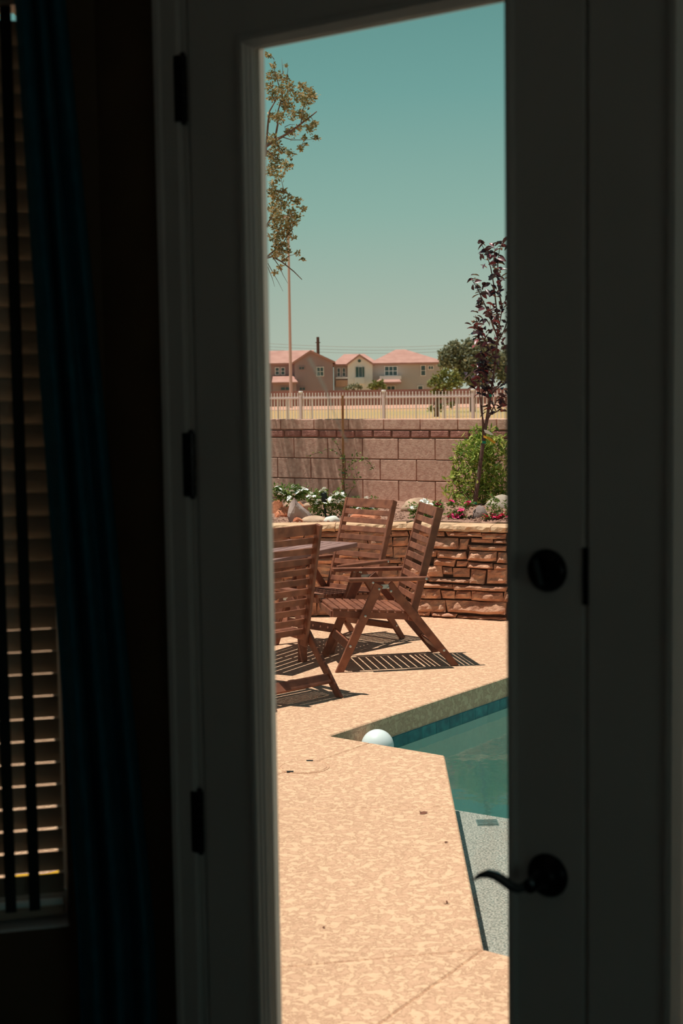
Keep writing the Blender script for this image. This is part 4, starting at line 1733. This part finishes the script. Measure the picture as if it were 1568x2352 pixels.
# stake with a young climber
kroot = tag(empty('garden_stake', at(788, 1150, 13.3)), 'thin upright wooden stake with a climbing vine before the block wall', 'stake')
mb = MB().bar(at(788.5, 1158, 13.3), at(786.5, 908, 13.3), 0.022, 0.022, (0, 1, 0), 0.002)
sub(mb, 'post', 'stake_wood', kroot)
for y in (1053, 1086, 1128):
    p = at(787.5, y, 13.3)
    sub(MB().box(p, (0.03, 0.03, 0.012)), 'green_tie', 'green_tie', kroot)
vroot = tag(empty('climbing_vine', at(790, 1150, 13.28)), 'sparse young vine trained up the wooden stake', 'vine')
mb = MB()
vp = []
for pts in ([(792, 1150), (789, 1110), (785, 1080), (789, 1055), (775, 1040), (755, 1030), (730, 1040), (705, 1047)], [(793, 1150), (790, 1100), (800, 1070), (818, 1060), (834, 1052), (848, 1062), (858, 1078)],
            [(792, 1150), (810, 1120), (822, 1100), (815, 1080)], [(792, 1150), (786, 1120), (792, 1090), (786, 1060)], [(789, 1055), (772, 1018), (768, 1012)], [(800, 1070), (818, 1040), (830, 1045)]):
    w = [at(x, y, 13.26 + random.uniform(-.04, .02)) for x, y in pts]
    mb.tube(w, 0.003, 5)
    vp += [w[i].lerp(w[i + 1], t) for i in range(len(w) - 1) for t in (0.2, 0.6, 0.95)]
for x, y in ((788, 1068), (788, 1080), (790, 1095), (786, 1108), (792, 1120), (788, 1135), (806, 1088), (812, 1092), (816, 1100), (810, 1110), (790, 1060), (838, 1068), (846, 1072), (794, 1142), (815, 1115)):
    vp.append(at(x, y, 13.25))
sub(mb, 'stems', 'bark', vroot, False, True)
mb = MB()
leaf_quads(mb, vp, [0.025] * len(vp), 2, 0.036, 0.4)
f_ = sub(mb, 'foliage', 'flower_leaf', vroot)
f_['kind'] = 'stuff'

# garden spotlight stake
lroot = tag(empty('garden_spike_light', at(746, 1196, 12.5)), 'black spike light standing among the white flowers', 'garden light')
mb = MB().tube([at(748, 1198, 12.5), at(745, 1160, 12.5)], 0.010, 8)
sub(mb, 'spike', 'black_plastic', lroot)
mb = MB().lathe([(0.010, 0), (0.022, 0.02), (0.026, 0.10), (0.022, 0.11), (0.002, 0.112)], at(745, 1160, 12.5), V((-.05, 0, 1)), 16)
sub(mb, 'lamp_head', 'black_plastic', lroot, True)


# ------------------------------------------------------------------ flowers
def petal_flower(m, nm):
    mb = MB()
    for k in range(5):
        a = k * 2 * math.pi / 5
        d = V((math.cos(a), math.sin(a), 0))
        t = V((-math.sin(a), math.cos(a), 0))
        mb.add([V((0, 0, 0)), d * .011 + t * .007 + UP * .004, d * .021 + t * .0075 + UP * .003, d * .024 + UP * .001, d * .021 - t * .0075 + UP * .003, d * .011 - t * .007 + UP * .004], [(0, 1, 2, 3, 4, 5)])
    me = mb.mesh(nm, False, False)
    me.materials.append(MATS[m])
    return me


fl_white, fl_pink, fl_red = petal_flower('white_petal', 'flower'), petal_flower('pink_petal', 'flower'), petal_flower('red_petal', 'flower')


def flower_plant(cx, cy, hw, y0, y1, Y, flowers, me, label, group, scale=1.0):
    root = tag(empty('flower_plant', at(cx, y1, Y)), label, 'flowers', group)
    flowers = flowers + [(x + random.uniform(-7, 7), y + random.uniform(-2, 8)) for x, y in flowers]
    cents, rads = [], []
    for _ in range(20):
        x = cx + random.uniform(-hw, hw)
        y = random.uniform(y0 + 6, y1 - 3)
        cents.append(at(x, y, Y + random.uniform(-.06, .08)))
        rads.append(0.035)
    for x, y in flowers:
        cents.append(at(x, y + 7, Y))
        rads.append(0.022)
    mb = MB()
    leaf_quads(mb, cents, rads, 14, 0.036, 0.42, up=0.4)
    f_ = sub(mb, 'foliage', 'flower_leaf', root)
    f_['kind'] = 'stuff'
    st = MB()
    b = at(cx, y1, Y)
    for x, y in flowers[:8]:
        st.tube([b, at((x + cx) / 2, (y + y1) / 2, Y), at(x, y, Y - .02)], 0.002, 4)
    sub(st, 'stems', 'flower_leaf', root)
    for x, y in flowers:
        o = link('flower', me, None, root)
        o.location = at(x, y, Y - 0.05 + random.uniform(-.03, .02)) - root.location
        o.rotation_euler = (random.uniform(0.15, 0.8), random.uniform(-.45, .2), random.uniform(0, 6))
        s = scale * random.uniform(0.75, 1.05)
        o.scale = (s, s, s)
    return root


GW, GPk = 'white flower clumps in the planter', 'pink flower clumps in the planter'
flower_plant(645, 1140, 17, 1112, 1150, 12.8, [(634, 1118), (641, 1116), (648, 1128), (655, 1124), (637, 1130), (644, 1134), (658, 1131)], fl_white, 'white flower clump at the left edge of the glass', GW)
flower_plant(686, 1140, 22, 1112, 1152, 12.75, [(672, 1115), (677, 1120), (690, 1126), (696, 1120), (700, 1124), (680, 1132), (688, 1130), (664, 1142), (670, 1128)], fl_white, 'white flower clump above the orange rocks', GW)
flower_plant(733, 1152, 20, 1118, 1190, 12.55, [(712, 1138), (718, 1142), (714, 1133), (728, 1152), (724, 1156), (732, 1149), (742, 1122), (738, 1126), (746, 1128), (708, 1140)], fl_white, 'white flower clump left of the black spike light', GW)
flower_plant(771, 1155, 22, 1120, 1192, 12.5, [(752, 1150), (757, 1145), (762, 1140), (768, 1137), (756, 1153), (764, 1148), (778, 1152), (774, 1150), (788, 1148), (784, 1155), (780, 1132), (786, 1134), (765, 1154)], fl_white, 'white flower clump between the spike light and the far chair', GW)
flower_plant(838, 1163, 28, 1140, 1178, 12.7, [(840, 1143), (845, 1145), (820, 1168), (830, 1170), (852, 1166)], fl_white, 'white flower clump glimpsed behind the far chair top', GW)
flower_plant(966, 1172, 24, 1148, 1203, 12.15, [(972, 1150), (977, 1153), (968, 1155), (975, 1147), (946, 1166), (950, 1170), (990, 1158)], fl_white, 'white flower clump between the two chair backs', GW, 1.1)
flower_plant(1006, 1160, 5, 1152, 1180, 12.5, [(1006, 1157), (1008, 1159), (1004, 1158)], fl_pink, 'single pink bloom right of the side-on chair top', GPk)
flower_plant(1058, 1174, 27, 1142, 1204, 12.08, [(1036, 1151), (1040, 1152), (1074, 1152), (1072, 1155), (1078, 1153), (1058, 1170), (1061, 1172), (1040, 1183), (1045, 1186), (1048, 1184), (1036, 1181), (1060, 1182), (1063, 1184), (1050, 1188)], fl_pink, 'magenta flower clump at the foot of the sapling', GPk)
flower_plant(1140, 1178, 28, 1140, 1206, 11.98, [(1128, 1180), (1134, 1182), (1150, 1184), (1154, 1182), (1147, 1185), (1160, 1178), (1118, 1186), (1165, 1186), (1142, 1190), (1112, 1182)], fl_red, 'crimson flower clump in front of the pale boulder', GPk)

# ------------------------------------------------------------------ beyond the wall
# picket fence
FZ0 = at(881, 930, 35.0)
FPt = V((FZ0.x, FZ0.y, 0))


def kp(s, n, z):
    return FPt + GD * s + GN * n + UP * z


fence = tag(empty('picket_fence', kp(0, 0, 0)), 'pale metal picket fence along the near side of the field', 'fence')


def fpart(nm, me, m, s, z):
    o = link(nm, me, m, fence)
    o.location = GD * s + UP * z
    return o


FH = 1.862
PAN = 2.44
pk = MB().box((0, 0, 0), (0.019, 0.019, 1.78), GAX, 0.004).mesh('picket')
ps = MB().box((0, 0, 0), (0.07, 0.07, 1.90), GAX, 0.006).mesh('post')
cpm = MB().box((0, 0, 0), (0.09, 0.09, 0.05), GAX, 0.01).mesh('post_cap')
rl = MB().box((0, 0, 0), (PAN - 0.12, 0.035, 0.045), GAX, 0.004).mesh('rail')
for i in range(-3, 4):
    p_ = fpart('post', ps, 'fence_rail', i * PAN, 0.95 - 0.03)
    c = link('post_cap', cpm, 'fence_white', p_)
    c.location = UP * 0.965
    for z in (FH - 0.13, 0.25):
        fpart('rail', rl, 'fence_rail', (i + 0.5) * PAN, z)
    for k in range(1, 27):
        fpart('picket', pk, 'fence_white', i * PAN + k * PAN / 27, FH - 0.89)

# thin dark goal-line posts of a second fence farther out
f2 = tag(empty('wire_fence', (0, 70, 0)), 'thin dark-posted wire fence far across the field', 'fence')
for x in (638, 660, 716, 753, 795, 955, 1020, 1050):
    p = at(x, 912, 70)
    mb = MB().tube([V((p.x, 70, 0)), V((p.x, 70, p.z))], 0.04, 6)
    mb.v = [(a, b - 70, c) for a, b, c in mb.v]
    mb.build('post', 'fence_rail', f2)
a, b = at(620, 912, 70), at(1180, 912, 70)
mb = MB().bar((a.x, 0, a.z), (b.x, 0, a.z), 0.04, 0.04, (0, 1, 0))
mb.build('rail', 'fence_rail', f2)

# far boundary wall
zt = at(784, 896.5, 182).z
mb = MB().box((0, 182.5, zt / 2), (260, 0.3, zt))
tag(mb.build('wall_far', 'far_wall'), 'mauve boundary wall across the far end of the field', 'wall', kind='structure')

# light pole
pb_ = at(668.5, 934, 165)
pt_ = at(663.5, 492, 165)
lp_ = tag(empty('light_pole', (pb_.x, 165, 0)), 'tall slim sports-field light pole rising behind the left tree', 'light pole')
mb = MB().tube([V((0, 0, 0)), V((0, 0, pt_.z))], [0.19, 0.12], 12)
mb.build('pole', 'pole_metal', lp_)
for dx in (-0.5, 0.0, 0.5):
    MB().lathe([(0.04, 0), (0.18, -0.15), (0.2, -0.3), (0.02, -0.31)], (dx, 0, pt_.z - 0.1), (0, 0.5, 1), 12).build('lamp', 'far_wall', lp_)
MB().box((0, 0, pt_.z - 0.2), (1.3, 0.1, 0.1)).build('crossarm', 'pole_metal', lp_)
up_ = tag(empty('utility_pole', (at(731, 860, 260).x, 260, 0)), 'dark wooden utility pole behind the house roofs', 'utility pole')
zt_ = at(731, 774, 260).z
MB().tube([V((0, 0, 0)), V((0, 0, zt_))], [0.34, 0.26], 10).build('pole', 'dark_wood', up_)
MB().box((0, 0, zt_ - 1.0), (0.9, 0.14, 0.14)).build('crossarm', 'dark_wood', up_)
for k, yw in enumerate((783, 790, 797)):
    a, b = at(560, yw + 3, 260), at(1240, yw - 5, 260)
    pts = [a.lerp(b, i / 16) - UP * (1.2 * math.sin(math.pi * i / 16)) for i in range(17)]
    nm = ('uppermost', 'middle', 'lowest')[k]
    tag(MB().tube(pts, 0.022, 5).build('power_line', 'far_wall'), nm + ' of the faint power lines above the roofs', 'power line', 'faint power lines')


# houses
def house(name, label, x):
    return tag(empty(name, (at(x, 890, 200).x, 200, 0)), label, 'house', 'two-storey houses beyond the field')


def hpart(mb, nm, m, root, par=None):
    mb.v = [tuple(V(p) - root.location) for p in mb.v]
    return mb.build(nm, m, par or root)


def wall_box(root, x0, x1, ytop, Y, depth, m, nm='wall'):
    a, b = at(x0, ytop, Y), at(x1, ytop, Y)
    mb = MB().box(((a.x + b.x) / 2, Y + depth / 2, a.z / 2), (b.x - a.x, depth, a.z))
    return hpart(mb, nm, m, root)


def window(root, x0, y0, x1, y1, Y, cols=1, rows=1, frame='wall_pale'):
    a, b = at(x0, y1, Y), at(x1, y0, Y)
    fr = MB()
    w, h = b.x - a.x, b.z - a.z
    t = 0.09
    c = V(((a.x + b.x) / 2, Y - 0.04, (a.z + b.z) / 2))
    for sx in (-1, 1):
        fr.box(c + V((sx * (w / 2 + t / 2), 0, 0)), (t, 0.16, h + 2 * t))
    for sz in (-1, 1):
        fr.box(c + V((0, 0, sz * (h / 2 + t / 2))), (w, 0.16, t))
    for k in range(1, cols):
        fr.box(c + V((-w / 2 + w * k / cols, 0.02, 0)), (0.07, 0.12, h))
    for k in range(1, rows):
        fr.box(c + V((0, 0.02, -h / 2 + h * k / rows)), (w, 0.12, 0.07))
    f_ = hpart(fr, 'window', frame, root)
    for ci in range(cols):
        for ri in range(rows):
            pc_ = c + V((-w / 2 + w * (ci + .5) / cols, 0.05, -h / 2 + h * (ri + .5) / rows))
            hpart(MB().box(pc_, (w / cols, 0.03, h / rows)), 'pane', 'house_glass', root, f_)
    return f_


def gable(root, x0, x1, xa, ye, ya, Y, depth, mw, mr, over=0.45):
    """wall with a front gable and its roof"""
    L0, R0_, A = at(x0, ye, Y), at(x1, ye, Y), at(xa, ya, Y)
    e = (L0.z + R0_.z) / 2
    mb = MB().extrude([(L0.x, Y, 0), (R0_.x, Y, 0), (R0_.x, Y, e), (A.x, Y, A.z), (L0.x, Y, e)], (0, depth, 0))
    w = hpart(mb, 'wall', mw, root)
    th = 0.28
    rf = MB()
    for P_ in ((L0.x, e), (R0_.x, e)):
        d = V((P_[0] - A.x, 0, P_[1] - A.z))
        ext = d.normalized() * 0.35
        q0 = V((A.x, Y - over, A.z))
        q1 = V((P_[0], Y - over, P_[1])) + ext
        rf.extrude([q0, q1, q1 + UP * th, q0 + UP * th], (0, depth + over, 0))
    hpart(rf, 'roof', mr, root)
    return w


def hip(root, x0, x1, xr0, xr1, ye, yr, Y, depth, mr, over=0.6):
    a, b = at(x0, ye, Y), at(x1, ye, Y)
    r0_, r1_ = at(xr0, yr, Y), at(xr1, yr, Y)
    e = (a.z + b.z) / 2
    zr = (r0_.z + r1_.z) / 2
    ym = Y + depth / 2
    P = [(a.x - over, Y - over, e), (b.x + over, Y - over, e), (b.x + over, Y + depth + over, e), (a.x - over, Y + depth + over, e), (r0_.x, ym, zr), (r1_.x, ym, zr)]
    P += [(p[0], p[1], p[2] - 0.22) for p in P[:4]]
    F = [(0, 1, 5, 4), (1, 2, 5), (2, 3, 4, 5), (3, 0, 4), (0, 6, 7, 1), (1, 7, 8, 2), (2, 8, 9, 3), (3, 9, 6, 0), (6, 9, 8, 7)]
    return hpart(MB().add(P, F), 'roof', mr, root)


hA = house('house', 'taupe gabled house with pink tile roof behind the light pole', 690)
wall_box(hA, 590, 690, 836, 201, 9, 'wall_taupe')
hip(hA, 590, 700, 600, 720, 834, 803, 201, 9, 'roof_pink')
gable(hA, 676, 764, 713, 833, 809, 198.5, 11, 'wall_taupe', 'roof_pink')
window(hA, 687, 843, 698, 848, 198.5, 2, 1, 'wall_taupe')
window(hA, 728, 844, 742, 863, 198.5, 2, 2)
window(hA, 633, 845, 640, 860, 201, 1, 2)
window(hA, 646, 845, 653, 860, 201, 1, 2)
gable_p = wall_box(hA, 626, 680, 880, 197.5, 3.6, 'wall_taupe', 'porch')
a, b = at(624, 878, 197), at(684, 878, 197)
z2 = at(650, 867, 197).z
mb = MB().add([(a.x, 196.8, a.z), (b.x, 196.8, a.z), (b.x - .8, 200.8, z2 + .3), (a.x, 200.8, z2 + .3), (a.x, 196.8, a.z - .2), (b.x, 196.8, a.z - .2), (b.x - .8, 200.8, z2), (a.x, 200.8, z2)],
              [(0, 1, 2, 3), (4, 7, 6, 5), (0, 4, 5, 1), (1, 5, 6, 2), (3, 7, 4, 0)])
hpart(mb, 'porch_roof', 'roof_pink', hA)
window(hA, 645, 889, 665, 896, 197.5, 2, 1, 'wall_taupe')
window(hA, 688, 890, 700, 896, 198.5, 2, 1, 'wall_taupe')

hB = house('house', 'long cream house with white front gable and pink hipped roof', 880)
wall_box(hB, 766, 802, 838, 201, 9, 'wall_cream')
hip(hB, 772, 862, 790, 838, 836, 811, 201, 10, 'roof_pink')
gable(hB, 798, 855, 825, 838, 818, 199, 8, 'wall_pale', 'roof_pink')
sw = window(hB, 824, 843, 831, 866, 199, 1, 1)
for x0, x1 in ((817, 823), (832, 836)):
    a, b = at(x0, 866, 198.9), at(x1, 843, 198.9)
    hpart(MB().box(((a.x + b.x) / 2, 198.9, (a.z + b.z) / 2), (b.x - a.x, 0.08, b.z - a.z)), 'shutter', 'shutter_teal', hB)
a = at(825, 829, 198.95)
hpart(MB().lathe([(0.22, 0), (0.2, 0.08), (0.05, 0.09)], a, (0, -1, 0), 14), 'gable_vent', 'shutter_teal', hB)
a, b = at(815, 882, 198.4), at(836, 867, 198.4)
hpart(MB().box(((a.x + b.x) / 2, 198.7, (a.z + b.z) / 2), (b.x - a.x, 0.7, (b.z - a.z))), 'balcony', 'wall_pale', hB)
window(hB, 775, 846, 780, 864, 201, 1, 2)
window(hB, 787, 846, 792, 864, 201, 1, 2)
a, b = at(771, 870, 200.6), at(798, 866, 200.6)
hpart(MB().box(((a.x + b.x) / 2, 200.7, (a.z + b.z) / 2), (b.x - a.x, 0.7, b.z - a.z)), 'sill_band', 'wall_pale', hB)
a, b = at(771, 888, 200.6), at(799, 873, 200.6)
hpart(MB().box(((a.x + b.x) / 2, 200.75, (a.z + b.z) / 2), (b.x - a.x, 0.5, b.z - a.z)), 'lower_panel', 'trim_tan', hB)
wall_box(hB, 855, 1018, 834, 200, 11, 'wall_cream')
hip(hB, 857, 1016, 912, 934, 833, 800, 200, 11, 'roof_pink')
window(hB, 884, 842, 911, 862, 200, 3, 2)
window(hB, 967, 840, 976, 862, 200, 1, 2)
window(hB, 984, 841, 994, 848, 200, 2, 1)
window(hB, 889, 887, 906, 896, 200, 2, 1)
window(hB, 960, 887, 970, 895, 200, 1, 1)
a, b = at(872, 872, 199), at(921, 863, 199)
hpart(MB().box(((a.x + b.x) / 2, 199.4, (a.z + b.z) / 2), (b.x - a.x, 1.4, b.z - a.z)), 'balcony', 'wall_pale', hB)
a, b = at(860, 878, 198.2), at(921, 878, 198.2)
z2 = at(890, 866, 198.2).z
mb = MB().add([(a.x, 197.6, a.z), (b.x, 197.6, a.z), (b.x - .4, 200, z2 + .1), (a.x + 1.2, 200, z2 + .1), (a.x, 197.6, a.z - .25), (b.x, 197.6, a.z - .25), (b.x - .4, 200, a.z - .2), (a.x + 1.2, 200, a.z - .2)],
              [(0, 1, 2, 3), (0, 4, 5, 1), (1, 5, 6, 2), (3, 7, 4, 0), (4, 7, 6, 5)])
hpart(mb, 'porch_roof', 'roof_pink', hB)


# trees and shrubs beyond the wall
def far_tree(name, label, blobs, Y, m, size, n, group, trunk_px=None, cat='tree'):
    base = at(trunk_px[0] if trunk_px else blobs[0][0], 900, Y)
    root = tag(empty(name, (base.x, Y, 0)), label, cat, group)
    cents = [at(x, y, Y + random.uniform(-1, 1) * r_ / FPX * Y * .6) for x, y, r_ in blobs]
    rads = [r_ / FPX * Y for _, _, r_ in blobs]
    mb = MB()
    for c, r_ in zip(cents, rads):
        k = max(30, int(n * (r_ / (12 / FPX * Y)) ** 2))
        leaf_quads(mb, [c], [r_], k, size, 0.6)
    f_ = sub(mb, 'foliage', m, root)
    f_['kind'] = 'stuff'
    tr_ = MB()
    top = sum(cents, V((0, 0, 0))) / len(cents)
    tr_.tube([V((base.x, Y, 0)), V((base.x, Y, top.z * .5)), top], [0.22 * Y / 100, 0.17 * Y / 100, 0.06 * Y / 100], 7)
    for c in cents[::2]:
        tr_.tube([V((base.x, Y, top.z * .5)), (top + c) / 2, c], [0.1 * Y / 100, 0.06 * Y / 100, 0.02 * Y / 100], 5)
    sub(tr_, 'trunk', 'bark', root, True)
    return root


GT = 'trees and shrubs beyond the wall'
random.seed(31)
far_tree('field_tree', 'dark green spreading tree in the field right of the cream house', [(1020, 815, 14), (1040, 800, 15), (1058, 810, 18), (1075, 795, 16), (1095, 805, 20), (1120, 800, 22), (1035, 830, 18), (1055, 838, 20), (1080, 835, 20), (1105, 840, 22), (1060, 862, 20), (1085, 868, 20), (1110, 870, 20), (1140, 830, 24), (1160, 860, 24), (1170, 810, 20), (1018, 838, 10), (1046, 790, 8), (1090, 788, 10)], 120, 'far_leaf', 0.34, 150, GT, (1085, 900))
far_tree('field_shrub', 'lighter olive shrub tree with a dark trunk in front of the field tree', [(1000, 870, 12), (1020, 860, 14), (1040, 862, 14), (1010, 885, 12), (1030, 885, 14), (1050, 880, 14), (990, 882, 8), (1000, 900, 10), (1020, 910, 10), (1010, 935, 9), (990, 940, 8), (1035, 930, 8)], 100, 'far_leaf_light', 0.24, 150, GT, (1003, 900))
far_tree('house_shrub', 'rounded green shrub beside the porch of the cream house', [(862, 884, 10), (873, 882, 9), (853, 888, 8), (880, 888, 7)], 196, 'far_leaf_light', 0.4, 170, GT, None, 'shrub')
far_tree('house_shrub', 'low green shrub below the white gable', [(815, 888, 7), (825, 889, 6), (805, 890, 6), (795, 892, 5)], 195, 'far_leaf', 0.4, 190, GT, None, 'shrub')
